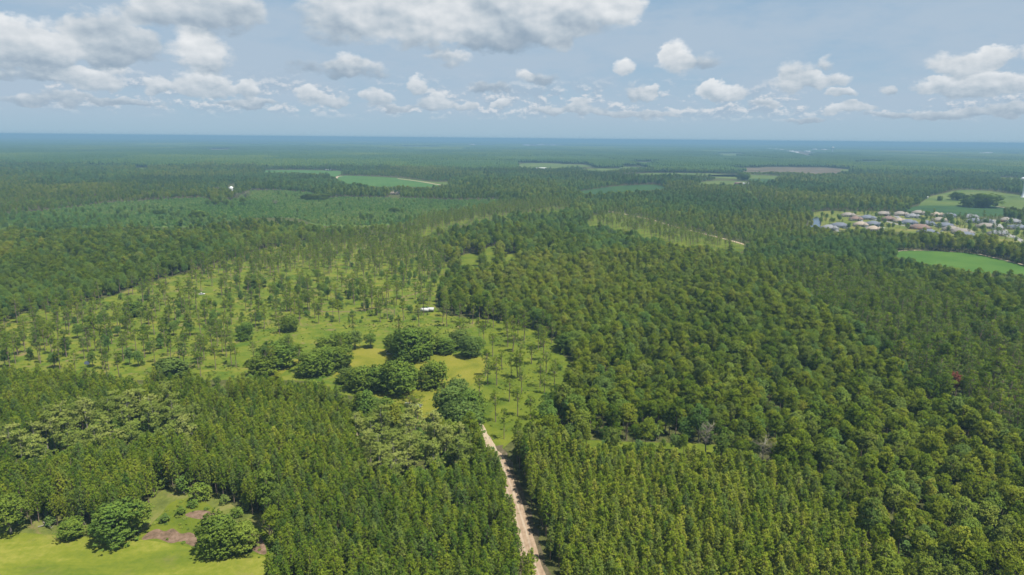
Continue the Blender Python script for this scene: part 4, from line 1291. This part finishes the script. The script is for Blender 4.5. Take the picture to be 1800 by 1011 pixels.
for i, (kd, u_, v_, w_, h_, t_, lb) in enumerate(NAMED):
    px_tree(kd, u_, v_, w_, h_, t_ + .26, 'oak_tree' if kd is K_OAK else 'broadleaf_tree', lb, var=i)

px_tree(K_RED, 1674, 704, 24, 54, .5, 'reddish_tree', 'single rust red tree in the green woods at right')
px_tree(K_DEAD, 1341, 826, 46, 66, .5, 'dead_tree', 'bare grey dead tree at the edge of the woods behind the planted pines', var=0)
px_tree(K_DEAD, 1240, 798, 30, 64, .9, 'dead_tree', 'pale bare tree standing at the woods edge above the wet meadow', var=1)
px_tree(K_DEAD, 382, 341, 26, 14, .4, 'dead_tree', 'pinkish grey bare tree next to the white domed water tank', var=0)
px_tree(K_DEAD, 432, 350, 22, 16, .7, 'dead_tree', 'pale grey snag in the regrowth right of the water tank', var=1)
px_tree(K_DEAD, 418, 352, 18, 14, .6, 'dead_tree', 'grey snag between the water tank and the pale snag', var=0)
px_tree(K_DEAD, 484, 361, 12, 10, .8, 'dead_tree', 'small pale snag alone in the regrowth', var=1)
px_tree(K_FLAT, 722, 732, 40, 42, .42, 'flat_topped_pine', 'flat topped pine at the yard corner with its reddish trunk showing, nearer the trees', var=0)
px_tree(K_FLAT, 734, 738, 38, 44, .46, 'flat_topped_pine', 'flat topped pine at the yard corner, the one nearer the open grass', var=1)
px_tree(K_BUSH, 543, 802, 15, 14, .95, 'shrub', 'bright yellow green crown poking out of the dark planted pines', 'bush', var=0)
px_tree(K_BUSH, 641, 716, 26, 16, .98, 'shrub', 'bright yellow green bush at the near edge of the mown yard', 'bush', var=1)
for u_, v_, lb in ((862, 800, 'dark bush where the dirt road narrows to a track'), (318, 905, 'little dark green bush in the middle of the brushy clearing'), (340, 892, 'leafy green bush high in the brushy clearing'), (290, 918, 'bush on the left side of the brushy clearing')):
    px_tree(K_BUSH, u_, v_, 16, 16, .4, 'shrub', lb, 'bush')
# pines in the near right part of the meadow, whose trunks and crowns are seen singly
MP = [(910, 732, 57, 'dark-trunked pine, the tallest in the meadow strip right of the yard'), (871, 742, 62, 'slim pine in the meadow strip just above the end of the road'), (932, 738, 46, 'pine at the pond side of the meadow strip'),
      (895, 706, 44, 'small crowned pine in the middle of the meadow strip'), (857, 676, 42, 'pine on the mown yard side of the meadow strip'), (843, 702, 46, 'pine standing at the right edge of the mown yard'),
      (910, 664, 40, 'pine near the middle of the meadow strip above a brown spot'), (882, 650, 38, 'slender pine in the upper part of the meadow strip'), (934, 640, 40, 'twin-stemmed looking pine in the upper meadow strip'),
      (950, 612, 42, 'tall pine against the dark wood edge'), (960, 655, 40, 'pine of the meadow strip near the wood'), (975, 680, 40, 'pine in front of the wood at the meadow strip'), (975, 660, 32, 'short pine in front of the wood'),
      (921, 600, 46, 'pine below the dark wood edge, left of the tall one'), (901, 618, 36, 'pine in the upper meadow strip with a small dark crown'), (886, 772, 60, 'leaning slim pine above the end of the road'), (957, 692, 36, 'pine by the bushes at the right of the meadow strip')]
for u_, v_, h_, lb in MP:
    px_tree(K_TALL, u_, v_, 17, h_, .44, 'tall_pine', lb)

# ------------------------------------------------------------------ split each kind into individuals and the rest
LAB = {
    1: ('planted_pine', 'yellow green planted pine in the even stand right of the dirt road', 'planted pines right of the dirt road'),
    2: ('planted_pine', 'deep green planted pine in the even stand left of the dirt road', 'planted pines left of the dirt road'),
    3: ('pale_tree', 'pale yellow green tree with layered boughs in the clump amid dark pines at left', 'pale trees in the left clump'),
    4: ('pale_tree', 'pale grey green tree with layered boughs in the clump near the dirt road', 'pale trees in the clump near the road'),
    5: ('rounded_pine', 'olive green rounded tree in the large mixed wood right of centre', 'rounded trees of the mixed wood'),
    6: ('rounded_pine', 'mid green pine in the far right stand above the olive wood', 'pines of the far right stand'),
    7: ('rounded_pine', 'dull green tree in the mixed woods round the meadow', 'trees of the surrounding woods'),
    9: ('broadleaf_tree', 'small green tree growing between the pale layered trees', 'small trees among the pale ones'),
    20: ('shrub', 'green understorey shrub at the foot of the woods', 'understorey shrubs'),
    30: ('tall_pine', 'thin tall pine with bare trunk standing in the open yellow green meadow', 'scattered pines of the open meadow'),
    31: ('shrub', 'dark green shrub growing between the scattered meadow pines', 'shrubs of the open meadow'),
    32: ('broadleaf_tree', 'small dark broadleaf tree among the scattered meadow pines', 'small broadleaves of the open meadow'),
    33: ('tall_pine', 'pine in the thin stand along the far sandy road', 'pines of the far openings')}
QUOTA = {('planted_pine', 1): 150, ('planted_pine', 2): 150}
MARKS = [(700, 632, 'the tiny white house'), (385, 960, 'the brown brush patch'), (60, 930, 'the bleached logs'), (930, 960, "the dirt road's near end"), (885, 840, "the dirt road's far end"),
         (950, 760, 'the small dark pond'), (812, 740, 'the big dark clump by the track'), (1240, 785, 'the pale bare tree'), (1341, 780, 'the grey dead tree'), (1674, 670, 'the rust red tree'),
         (152, 640, 'the tiny blue pool'), (355, 518, 'the white car in the meadow'), (750, 547, 'the pale trailers'), (490, 640, 'the grassy lane'), (1600, 480, 'the bright crop field'), (1260, 420, 'the far sandy road'),
         (600, 440, 'the back of the meadow'), (720, 725, 'the flat topped pines'), (543, 800, 'the bright yellow green crown'), (1700, 900, 'the lower right corner'), (1300, 980, 'the lower picture edge'), (600, 980, 'the lower picture edge'),
         (250, 780, 'the left pale clump'), (1500, 800, 'the corner of the planted stand'), (1000, 600, 'the dark wood edge')]


def mark(x_, y_, h_):
    a_, b_, _ = proj(np.array([x_]), np.array([y_]), h_)
    return min(MARKS, key=lambda q: (q[0] - a_[0]) ** 2 + (q[1] - b_[0]) ** 2)[2]


SHORT = {1: 'yellow green planted pine right of the road', 2: 'deep green planted pine left of the road', 3: 'pale layered tree of the left clump', 4: 'pale layered tree of the road clump', 5: 'olive green rounded tree of the mixed wood',
         6: 'mid green pine of the far right stand', 7: 'dull green tree of the surrounding woods', 9: 'small green tree among pale layered ones', 20: 'understorey shrub', 30: 'thin bare trunked pine in the open meadow', 31: 'dark green meadow shrub', 32: 'small dark broadleaf in the meadow', 33: 'pine of the thin far stand'}
STUFFNAME = {'planted_pine': 'planted_pine_stand', 'tall_pine': 'pine_woods', 'broadleaf_tree': 'broadleaf_woods', 'rounded_pine': 'rounded_pine_woods', 'shrub': 'undergrowth', 'pale_tree': 'pale_woods'}
NLIM = {'planted_pine': 290, 'tall_pine': 185, 'broadleaf_tree': 160, 'rounded_pine': 290, 'shrub': 240, 'pale_tree': 290}
for kn, (kind, arrs) in places.items():
    A = np.concatenate(arrs)
    Hs = np.array([kv['H'] for kv in kind.v])[A[:, 4].astype(int)] * A[:, 2]
    u, v, w = proj(A[:, 0], A[:, 1], Hs * .85)
    vis = (u > 2) & (u < 1798) & (v > 250) & (v < 1009)
    score = np.where(vis, Hs / w, -1)
    if kn == 'shrub':
        score = np.where(A[:, 6] == 31, score, -1)        # understorey is hidden below the canopy
    if kn == 'tall_pine':
        score = np.where(A[:, 6] == 30, score * 2, score)
    order = np.argsort(-score)
    n = min(NLIM[kn], int((score > 0).sum()))
    sel = np.zeros(len(A), bool); sel[order[:n]] = True
    for r_ in A[sel]:
        nm, _, gp = LAB[int(r_[6])]; lb = SHORT[int(r_[6])] + ', nearest ' + mark(r_[0], r_[1], r_[2] * 8)
        if nm == 'rounded_pine' and kn != 'rounded_pine':
            nm = kn
            gp += ' (%s)' % kn.replace('_', ' ')
            lb = lb.replace('rounded tree', kn.replace('_', ' ')).replace('green tree', 'green ' + kn.replace('_', ' ')).replace('green pine', 'green ' + kn.replace('_', ' '))
        put_tree(kind, r_[0], r_[1], r_[2], r_[3], int(r_[4]), r_[5], nm, lb, 'bush' if nm == 'shrub' else 'tree', gp)
    B = A[~sel]
    if len(B):
        scatter(STUFFNAME[kn], [k['both'] for k in kind.v], B[:, 0], B[:, 1], B[:, 2], B[:, 3], B[:, 4], B[:, 5])
        print('stuff', kn, len(B), 'things', n)

# ------------------------------------------------------------------ buildings and small things
WALLM = {k: plain(k + '_wall_paint', c, 0.8, .05) for k, c in dict(white=(.52, .515, .50), beige=(.52, .45, .34), blue=(.36, .41, .46), brick=(.30, .17, .12), grey=(.42, .42, .41)).items()}
ROOFM = {k: plain(k + '_shingles', c, 0.85, .22, .8) for k, c in dict(slate=(.115, .125, .15), taupe=(.20, .175, .15), brown=(.16, .11, .09), grey=(.17, .17, .175), red=(.28, .13, .09), white=(.46, .46, .45), tan=(.27, .22, .17)).items()}
M_GLASS = plain('window_glass', (.04, .05, .06), .12, .1, 1, .6)
M_TRIM = plain('white_trim', (.70, .69, .66), .6, .03)
M_DOOR = plain('garage_door_paint', (.66, .64, .60), .5, .04)
M_WOOD = plain('weathered_pole_wood', (.26, .23, .20), .9, .2, 3)
M_METAL = plain('grey_metal', (.35, .36, .37), .4, .1, 2, .5)
M_TANK = plain('white_tank_paint', (.55, .56, .56), .45, .03, .2, .4)
M_TYRE = plain('tyre_rubber', (.03, .03, .03), .9)
M_LOG = plain('bleached_log', (.20, .18, .145), .9, .2, 3)


def root(name, x, y, rz, label, cat, group=None, z=0.0):
    e = bpy.data.objects.new(name, None); e.location = (x, y, z); e.rotation_euler = (0, 0, rz); e.empty_display_size = .5
    e['label'] = label; e['category'] = cat
    if group:
        e['group'] = group
    COL.objects.link(e)
    return e


def part(name, g, mat, parent):
    return link(bpy.data.objects.new(name, g.mesh(name, [mat])), parent)


def hip_roof(x0, x1, y0, y1, z, h, ov=0.5, gable=False):
    x0 -= ov; x1 += ov; y0 -= ov; y1 += ov
    g = Geo(); d = (y1 - y0) / 2 if not gable else 0.02
    long_x = (x1 - x0) >= (y1 - y0)
    if long_x:
        d = min(d, (x1 - x0) / 2 - .05)
        r0, r1 = (x0 + d, (y0 + y1) / 2), (x1 - d, (y0 + y1) / 2)
        V = [(x0, y0, z), (x1, y0, z), (x1, y1, z), (x0, y1, z), (*r0, z + h), (*r1, z + h)]
        Q = [(0, 1, 5, 4), (2, 3, 4, 5), (1, 2, 5, 5), (3, 0, 4, 4)]
    else:
        d = (x1 - x0) / 2 if not gable else 0.02
        d = min(d, (y1 - y0) / 2 - .05)
        r0, r1 = ((x0 + x1) / 2, y0 + d), ((x0 + x1) / 2, y1 - d)
        V = [(x0, y0, z), (x1, y0, z), (x1, y1, z), (x0, y1, z), (*r0, z + h), (*r1, z + h)]
        Q = [(1, 2, 5, 4), (3, 0, 4, 5), (0, 1, 4, 4), (2, 3, 5, 5)]
    # eaves board
    n = len(V); V += [(x0, y0, z - .25), (x1, y0, z - .25), (x1, y1, z - .25), (x0, y1, z - .25)]
    Q += [(n, n + 1, 1, 0), (n + 1, n + 2, 2, 1), (n + 2, n + 3, 3, 2), (n + 3, n, 0, 3), (n + 3, n + 2, n + 1, n)]
    V = np.array(V); Qn = []; 
    T = [q for q in Q]
    # triangles are given as quads with a split corner
    for q in T:
        if len(set(q)) == 3:
            V = np.vstack([V, (V[q[2]] + V[q[3]]) / 2 + (0, 0, .001)])
            q = (q[0], q[1], q[2], len(V) - 1)
            V[-1] = V[q[2]] * .5 + V[q[0]] * .5
        Qn.append(q)
    g.add(V, Qn)
    return g


def house(u, v, w, dp, rdeg, roof, wall, label, group=None, hw=3.2, rh=4.2, wing=True, name='house', gable=False, cat='house'):
    p = G(u, v)
    e = root(name, p[0], p[1], R(rdeg), label, cat, group)
    g = Geo(); g.box(-w / 2, w / 2, -dp / 2, dp / 2, 0, hw)
    if gable:      # gable ends under a ridge along x
        for sx in (-1, 1):
            xx = sx * w / 2
            g.add([(xx, -dp / 2, hw), (xx, dp / 2, hw), (xx, 0, hw + rh * .93), (xx, -dp / 4, hw + rh * .46)], [(0, 1, 2, 3)])
    part('wall', g, WALLM[wall], e)
    rf = part('roof', hip_roof(-w / 2, w / 2, -dp / 2, dp / 2, hw + .01, rh, gable=gable), ROOFM[roof], e)
    if wing:
        g = Geo(); g.box(w * .12, w * .44, -dp / 2 - 5.0, -dp / 2 - .003, 0, hw - .05); part('garage_wing', g, WALLM[wall], e)
        part('wing_roof', hip_roof(w * .12, w * .44, -dp / 2 - 5.0, -dp / 2 + dp * .3, hw + .02, rh * .8), ROOFM[roof], e)
        g = Geo(); g.box(w * .16, w * .40, -dp / 2 - 5.06, -dp / 2 - 5.003, .05, 2.3); part('garage_door', g, M_DOOR, e)
    for i, fx in enumerate((-.40, -.22, .0)):
        g = Geo(); c = fx * w
        if i == 2:
            g.box(c - .5, c + .5, -dp / 2 - .07, -dp / 2 - .003, 0.1, 2.2); part('door', g, ROOFM['brown'], e)
        else:
            g.box(c - .85, c + .85, -dp / 2 - .06, -dp / 2 - .003, .9, 2.3)
            f_ = part('window', g, M_TRIM, e)
            g = Geo(); g.box(c - .7, c + .7, -dp / 2 - .09, -dp / 2 - .063, 1.02, 2.18); part('pane', g, M_GLASS, f_)
    return e


H1 = [
    (1456, 404, 19, 13, 8, 'grey', 'white', 'grey roofed white house with its end at the wood, nearest the pond'),
    (1476, 400, 24, 15, -14, 'slate', 'white', 'large slate roofed house with white front gable right of the pond'),
    (1503, 388, 15, 11, 6, 'brown', 'beige', 'small brown roofed house behind the large slate one near the pond'),
    (1524, 386, 21, 13, 4, 'slate', 'beige', 'long slate roofed house in the back row of the estate'),
    (1535, 397, 22, 17, -10, 'slate', 'blue', 'broad blue slate roofed house in the middle of the estate front'),
    (1534, 406, 18, 13, 10, 'tan', 'beige', 'tan roofed house half sunk behind the front tree line'),
    (1552, 379, 19, 12, -8, 'taupe', 'brick', 'taupe roofed brick house at the wood edge of the estate'),
    (1582, 379, 20, 14, 5, 'taupe', 'beige', 'pyramid roofed taupe house at the back of the estate'),
    (1596, 394, 20, 12, 3, 'slate', 'blue', 'pale blue house with white arcade front beside the street'),
    (1580, 391, 12, 12, 3, 'tan', 'beige', 'small tan roofed house joined beside the pale blue one'),
    (1614, 377, 19, 13, -6, 'taupe', 'beige', 'taupe roofed house at the back, second behind the pale blue house'),
    (1617, 403, 26, 13, -24, 'brown', 'brick', 'long reddish brown roofed house near the street bend'),
    (1630, 412, 23, 14, -12, 'slate', 'grey', 'dark slate roofed house rising from the front tree line'),
    (1629, 396, 14, 11, 2, 'slate', 'grey', 'small dark blue roofed house on a yellow lawn'),
    (1645, 380, 15, 14, 10, 'tan', 'beige', 'steep tan roofed house at the back edge beside tall trees'),
    (1668, 382, 16, 10, 0, 'slate', 'white', 'white walled house at the back near the dark crop field'),
    (1661, 400, 21, 13, -8, 'slate', 'grey', 'slate roofed house behind the taupe one on the sloping lawn'),
    (1672, 406, 20, 14, -14, 'taupe', 'beige', 'taupe roofed house facing a bright yellow green lawn'),
    (1692, 411, 24, 15, -16, 'taupe', 'beige', 'large taupe roofed house above the front trees'),
    (1696, 417, 20, 13, -10, 'slate', 'grey', 'slate roofed house directly before the large taupe one'),
    (1704, 384, 17, 11, 18, 'grey', 'grey', 'light grey roofed house under pines at the back'),
    (1733, 401, 24, 15, -20, 'taupe', 'beige', 'wide taupe roofed house among pines'),
    (1732, 392, 13, 10, 0, 'slate', 'white', 'little bluish roofed house behind the wide taupe one'),
    (1767, 390, 16, 11, 8, 'taupe', 'brick', 'small taupe roofed house deep in the pines'),
    (1788, 403, 24, 17, -6, 'slate', 'beige', 'big bluish slate roofed house above the curved street'),
    (1490, 381, 18, 12, 6, 'taupe', 'beige', 'taupe roofed house at the back left of the estate under tall pines'),
    (1512, 398, 17, 12, -6, 'tan', 'beige', 'tan roofed house between the large slate one and the broad blue one'),
    (1562, 388, 18, 12, -12, 'brown', 'brick', 'brown roofed brick house left of the small tan one'),
    (1603, 383, 17, 12, 8, 'grey', 'white', 'grey roofed house behind the pale blue arcade house'),
    (1650, 390, 18, 12, 4, 'taupe', 'beige', 'taupe roofed house above the slate one on the sloping lawn'),
    (1712, 392, 18, 12, -8, 'slate', 'grey', 'slate roofed house hidden between pines left of the wide taupe one'),
    (1782, 393, 18, 12, 6, 'grey', 'beige', 'grey roofed house behind the big bluish slate one'),
    (1750, 414, 18, 12, 12, 'grey', 'beige', 'grey roofed house mostly hidden by the front trees near the curved street'),
]
for (u_, v_, w_, d_, r_, rf_, wl_, lb) in H1:
    house(u_, v_, w_, d_, r_, rf_, wl_, lb, 'houses of the estate')
H2 = [
    (690, 621, 5.6, 4.2, -6, 'red', 'white', 'tiny white house with rusty red roof under the yard trees', 2.3, 1.3, False),
    (694, 342, 24, 10, 6, 'tan', 'beige', 'long tan roofed farmhouse before the far green crop field', 3, 3, False),
    (577, 300, 19, 8, 0, 'white', 'white', 'long white shed at the far end of the green crop field', 3.5, 1.6, False),
    (1298, 324, 20, 12, 10, 'brown', 'brick', 'brown roofed farmhouse under the dark round tree', 3, 3, True),
    (1312, 325, 20, 10, -10, 'white', 'white', 'white farm building beside the brown roofed farmhouse', 3.4, 2.4, False),
    (951, 298, 42, 14, 0, 'white', 'white', 'long white barn in the far clearing', 5, 3, False),
    (1011, 298, 26, 10, 12, 'white', 'beige', 'white roofed house right of the long white barn', 3.4, 3, False),
    (1087, 316, 9, 8, 0, 'white', 'white', 'small white house above the dark crop strip', 4, 2, False),
    (1081, 320, 8, 8, 0, 'white', 'white', 'smallest white building above the dark crop strip', 4, 2, False),
    (1624, 349, 14, 8, 5, 'white', 'white', 'white shed at the wood corner of the far pasture', 3.4, 2, False),
    (438, 334, 8, 5, 0, 'white', 'white', 'small white cabin on the road right of the domed tank', 3, 1.5, False),
    (325, 326, 12, 7, 0, 'white', 'white', 'white roofed building left in the row before the regrowth', 4, 3, False),
    (334, 326, 10, 7, 5, 'white', 'white', 'white roofed building right in the row before the regrowth', 4, 3, False),
    (355, 327, 12, 7, 0, 'white', 'beige', 'cream farm shed near the grey snags', 4, 2, False),
    (15, 290, 17, 12, 0, 'white', 'white', 'leftmost white house on the far left horizon woods', 8, 5, False),
    (33, 289, 18, 12, 8, 'white', 'white', 'tallest white house of the far left row', 10, 6, False),
    (43, 290, 16, 12, 0, 'white', 'white', 'third white house of the far left row', 8, 5, False),
    (50, 290, 12, 10, 0, 'grey', 'white', 'grey roofed house closing the far left row', 8, 4, False),
    (110, 322, 9, 7, 0, 'white', 'white', 'white cabin alone in the left woods', 8, 4, False),
    (267, 280, 16, 12, 0, 'white', 'white', 'lone white house in the far woods left of centre', 9, 5, False),
    (297, 313, 8, 7, 0, 'white', 'white', 'tiny white building in the dark woods left of centre', 9, 4, False),
    (1686, 277, 55, 20, 0, 'white', 'white', 'long white warehouse in the far woods at right', 12, 5, False),
    (1504, 286, 20, 14, 0, 'white', 'white', 'white building in the woods behind the grey cutover land', 10, 4, False),
    (1063, 291, 26, 12, 0, 'grey', 'white', 'pale building in the far woods left of the cutover land', 8, 4, False),
    (948, 273, 20, 12, 0, 'white', 'white', 'lone white roof in the far woods at centre', 12, 6, False),
]
for (u_, v_, w_, d_, r_, rf_, wl_, lb, hh, rr, wg) in H2:
    house(u_, v_, w_, d_, r_, rf_, wl_, lb, None, hh, rr, wg, 'house' if 'hous' in lb and 'warehouse' not in lb else 'farm_building', True, 'house' if 'hous' in lb and 'warehouse' not in lb else 'building')
for i, (u_, v_, w_) in enumerate([(1353, 263, 45), (1366, 264, 60), (1374, 265, 50), (1389, 268, 70), (1398, 270, 60), (1419, 268, 60), (1432, 264, 50), (1448, 264.5, 60), (925, 256, 120), (950, 255.5, 130), (972, 256, 100), (830, 256, 90), (1730, 271.5, 80), (1738, 271, 60)]):
    house(u_, v_, w_, 30, 0, 'white', 'white', 'white roofed building of the far town near the horizon', 'white buildings of the far towns', 16, 3, False, 'town_building', True, 'building')

# long shed seen through the flat-topped pines
house(727, 716, 7.0, 1.8, -14, 'grey', 'white', 'low long white shed behind the trunks of two flat topped pines', None, 1.3, .5, False, 'shed', True, 'shed')


def trailer(u, v, L, rz, label):
    # aluminium sided, dulled by weather
    p = G(u, v); e = root('trailer', p[0], p[1], R(rz), label, 'trailer')
    g = Geo(); g.box(-L / 2, L / 2, -1.2, 1.2, .7, 2.9); part('body', g, WALLM['grey'], e)
    g = Geo(); g.box(-L / 2 - 1.2, -L / 2 - .003, -.1, .1, .6, .75); part('drawbar', g, M_METAL, e)
    for sx in (-.1, .1):
        for sy in (-1, 1):
            g = Geo(); g.tube([(L * sx, sy * 1.0, .45), (L * sx, sy * 1.25, .45)], [.45, .45], 10); part('wheel', g, M_TYRE, e)


trailer(746, 549, 6, 2, 'pale trailer parked in the meadow, the longer of two end to end')
trailer(757, 548, 4.5, -4, 'short pale trailer end to end with the longer one in the meadow')


def car(u, v, rz, label, paint, z=0.05):
    p = G(u, v); e = root('parked_car', p[0], p[1], R(rz), label, 'car')
    g = Geo()
    V = [(-2.2, -.88, .35), (2.2, -.88, .35), (2.2, .88, .35), (-2.2, .88, .35), (-2.15, -.86, .85), (2.15, -.84, .75), (2.15, .84, .75), (-2.15, .86, .85)]
    g.add(V, [(0, 3, 2, 1), (4, 5, 6, 7), (0, 1, 5, 4), (1, 2, 6, 5), (2, 3, 7, 6), (3, 0, 4, 7)]); part('body', g, paint, e)
    g = Geo(); V = [(-1.7, -.8, .83), (1.1, -.8, .80), (1.1, .8, .80), (-1.7, .8, .83), (-1.2, -.66, 1.42), (.4, -.66, 1.42), (.4, .66, 1.42), (-1.2, .66, 1.42)]
    g.add(V, [(0, 3, 2, 1), (4, 5, 6, 7), (0, 1, 5, 4), (1, 2, 6, 5), (2, 3, 7, 6), (3, 0, 4, 7)]); part('cabin', g, M_GLASS, e)
    g = Geo(); g.box(-1.1, .3, -.62, .62, 1.423, 1.46); part('roof_panel', g, paint, e)
    for sx in (-1.35, 1.35):
        for sy in (-1, 1):
            g = Geo(); g.tube([(sx, sy * .68, .33), (sx, sy * .9, .33)], [.33, .33], 10); part('wheel', g, M_TYRE, e)


car(355, 518, 30, 'white car standing in the open pine meadow', WALLM['white'])
car(1682, 415, 20, 'white car parked on the corner before the large taupe house', WALLM['white'])
car(1655, 407, -20, 'white car parked on the drive beside the yellow lawn', WALLM['white'])
car(1637, 404, -20, 'grey car parked near the street bend', WALLM['grey'])


def lathe(prof, k=20):
    g = Geo(); V = []; Q = []
    for r_, z_ in prof:
        for j in range(k):
            a = 2 * math.pi * j / k; V.append((math.cos(a) * r_, math.sin(a) * r_, z_))
    for i in range(len(prof) - 1):
        for j in range(k):
            Q.append((i * k + j, i * k + (j + 1) % k, (i + 1) * k + (j + 1) % k, (i + 1) * k + j))
    g.add(V, Q)
    return g


p = G(1797.5, 347)
e = root('water_tower', p[0], p[1], 0, 'white mushroom shaped water tower at the right picture edge', 'water tower')
part('stem', lathe([(4.5, 0), (2.6, 4), (2.0, 9), (2.0, 34), (3.0, 36)]), M_TANK, e)
part('tank', lathe([(2.4, 36), (6.5, 38), (9.0, 40.0), (9.3, 41.5), (8.6, 43.2), (6.0, 44.8), (2.5, 45.6), (.05, 45.8)]), M_TANK, e)
p = G(1463, 269)
e = root('water_tower', p[0], p[1], 0, 'small far white water tower beyond the estate woods', 'water tower')
part('stem', lathe([(7, 0), (4, 10), (4, 45), (5, 48)]), M_TANK, e)
part('tank', lathe([(5, 48), (14, 52), (16, 57), (13, 62), (5, 66), (.05, 67)]), M_TANK, e)
p = G(407, 337)
e = root('domed_tank', p[0], p[1], 0, 'white domed tank standing by the road behind the grey snags', 'tank')
part('drum', lathe([(3.9, 0), (3.9, 6.5)]), WALLM['grey'], e)
part('dome', lathe([(4.4, 6.4), (4.4, 7.2), (3.9, 9.2), (2.6, 10.8), (1.0, 11.7), (.05, 11.9)]), M_TANK, e)

p = G(717.5, 632)
e = root('utility_pole', p[0], p[1], R(20), 'grey wooden utility pole before the large dark yard tree', 'utility pole')
g = Geo(); g.tube([(0, 0, 0), (0, 0, 8.2)], [.20, .14], 8); part('pole', g, M_WOOD, e)
g = Geo(); g.box(-1.1, 1.1, -.08, .08, 7.4, 7.6); part('crossarm', g, M_WOOD, e)
g = Geo(); g.tube([(.38, 0, 6.2), (.38, 0, 7.1)], [.24, .24], 10); part('transformer', g, M_METAL, e)
for q in (-1, 0.02, 1):
    g = Geo(); g.tube([(q, 0, 7.6), (q, 0, 7.8)], [.06, .05], 6); part('insulator', g, M_TRIM, e)

for (a0, a1, lb) in (((67, 926), (116, 914), 'long bleached fallen log pointing towards the low rounded tree'), ((141, 908), (152, 924), 'bleached fallen log lying across towards the hay field'), ((76, 918), (92, 928), 'short bleached fallen log at the hay field edge')):
    A0 = G(*a0, .2); A1 = G(*a1, 1.2)
    e = root('fallen_log', A0[0], A0[1], 0, lb, 'log')
    g = Geo(); g.tube([(0, 0, .2), tuple((A1 - A0) * .5 + (0, 0, .1)), tuple(A1 - A0)], [.20, .15, .05], 6); part('log_trunk', g, M_LOG, e)
    g = Geo()
    for k in range(5):
        q = (A1 - A0) * (.4 + .12 * k); g.tube([q, q + rng.normal(size=3) * (.9, .9, .4) + (0, 0, .6)], [.07, .02], 4)
    part('branch', g, M_LOG, e)

# pines standing between the houses, clear of roofs and streets
hx = np.array([G(h[0], h[1])[:2] for h in H1])
st_pts = np.array([G(a, b)[:2] for a, b in [(1560, 372), (1584, 385), (1600, 396), (1625, 402), (1660, 414), (1690, 424), (1545, 386), (1760, 409), (1775, 413), (1790, 420), (1760, 400)]])
d1 = np.min(np.hypot(neix[:, None] - hx[None, :, 0], neiy[:, None] - hx[None, :, 1]), 1)
d2 = np.min(np.hypot(neix[:, None] - st_pts[None, :, 0], neiy[:, None] - st_pts[None, :, 1]), 1)
u, v, w = proj(neix, neiy, 0)
hide = np.zeros(len(neix), bool)
for h in H1:
    if h[0] < 1625 or h[0] in (1672, 1692, 1733, 1788):
        hide |= (np.abs(u - h[0]) < 12) & (v > h[1]) & (v < h[1] + 9) & (rng.uniform(size=len(u)) < .8)
okk = (d1 > 13) & (d2 > 6) & ~hide & (rng.uniform(size=len(neix)) < np.where(u > 1690, .85, np.where(u > 1500, .62, .34)))
nx, ny = neix[okk], neiy[okk]
for i in range(len(nx)):
    kd = K_TALL if rng.uniform() < .55 else K_BROAD
    put_tree(kd, nx[i], ny[i], rng.uniform(.55, .9), rng.uniform(0, 6.28), int(rng.integers(0, 5)), rng.uniform(.15, .5), 'tall_pine' if kd is K_TALL else 'broadleaf_tree',
             'tall dark pine standing between the houses of the estate' if kd is K_TALL else 'round green tree standing between the houses of the estate', 'tree', 'garden pines of the estate' if kd is K_TALL else 'garden trees of the estate')

# ground fades into driveways before the nearest houses
for h in H1[::2]:
    p = G(h[0], h[1]); c, s_ = math.cos(R(h[4])), math.sin(R(h[4]))
    q = [(h[2] * .14, -h[3] / 2 - 5.1), (h[2] * .42, -h[3] / 2 - 5.1), (h[2] * .46, -h[3] / 2 - 17), (h[2] * .10, -h[3] / 2 - 17)]
    sheet('driveway', [(p[0] + a * c - b * s_, p[1] + a * s_ + b * c) for a, b in q], 0.03, M_CONC, smooth=False, world=True)
# ------------------------------------------------------------------ air
hz = Geo(); hz.box(-62000, 62000, -62000, 62000, -1.0, CAM_H + 5.0)
me = hz.mesh('haze', [])
m, nt = new_mat('summer_haze')
pv = nt.n('ShaderNodeVolumePrincipled')
pv.inputs['Color'].default_value = (0.235, 0.41, 0.565, 1)
pv.inputs['Density'].default_value = 1.6e-4
pv.inputs['Anisotropy'].default_value = 0.0
o_ = nt.n('ShaderNodeOutputMaterial'); nt.t.links.new(pv.outputs[0], o_.inputs['Volume'])
me.materials.append(m)
haze = link(bpy.data.objects.new('haze', me)); haze['kind'] = 'stuff'
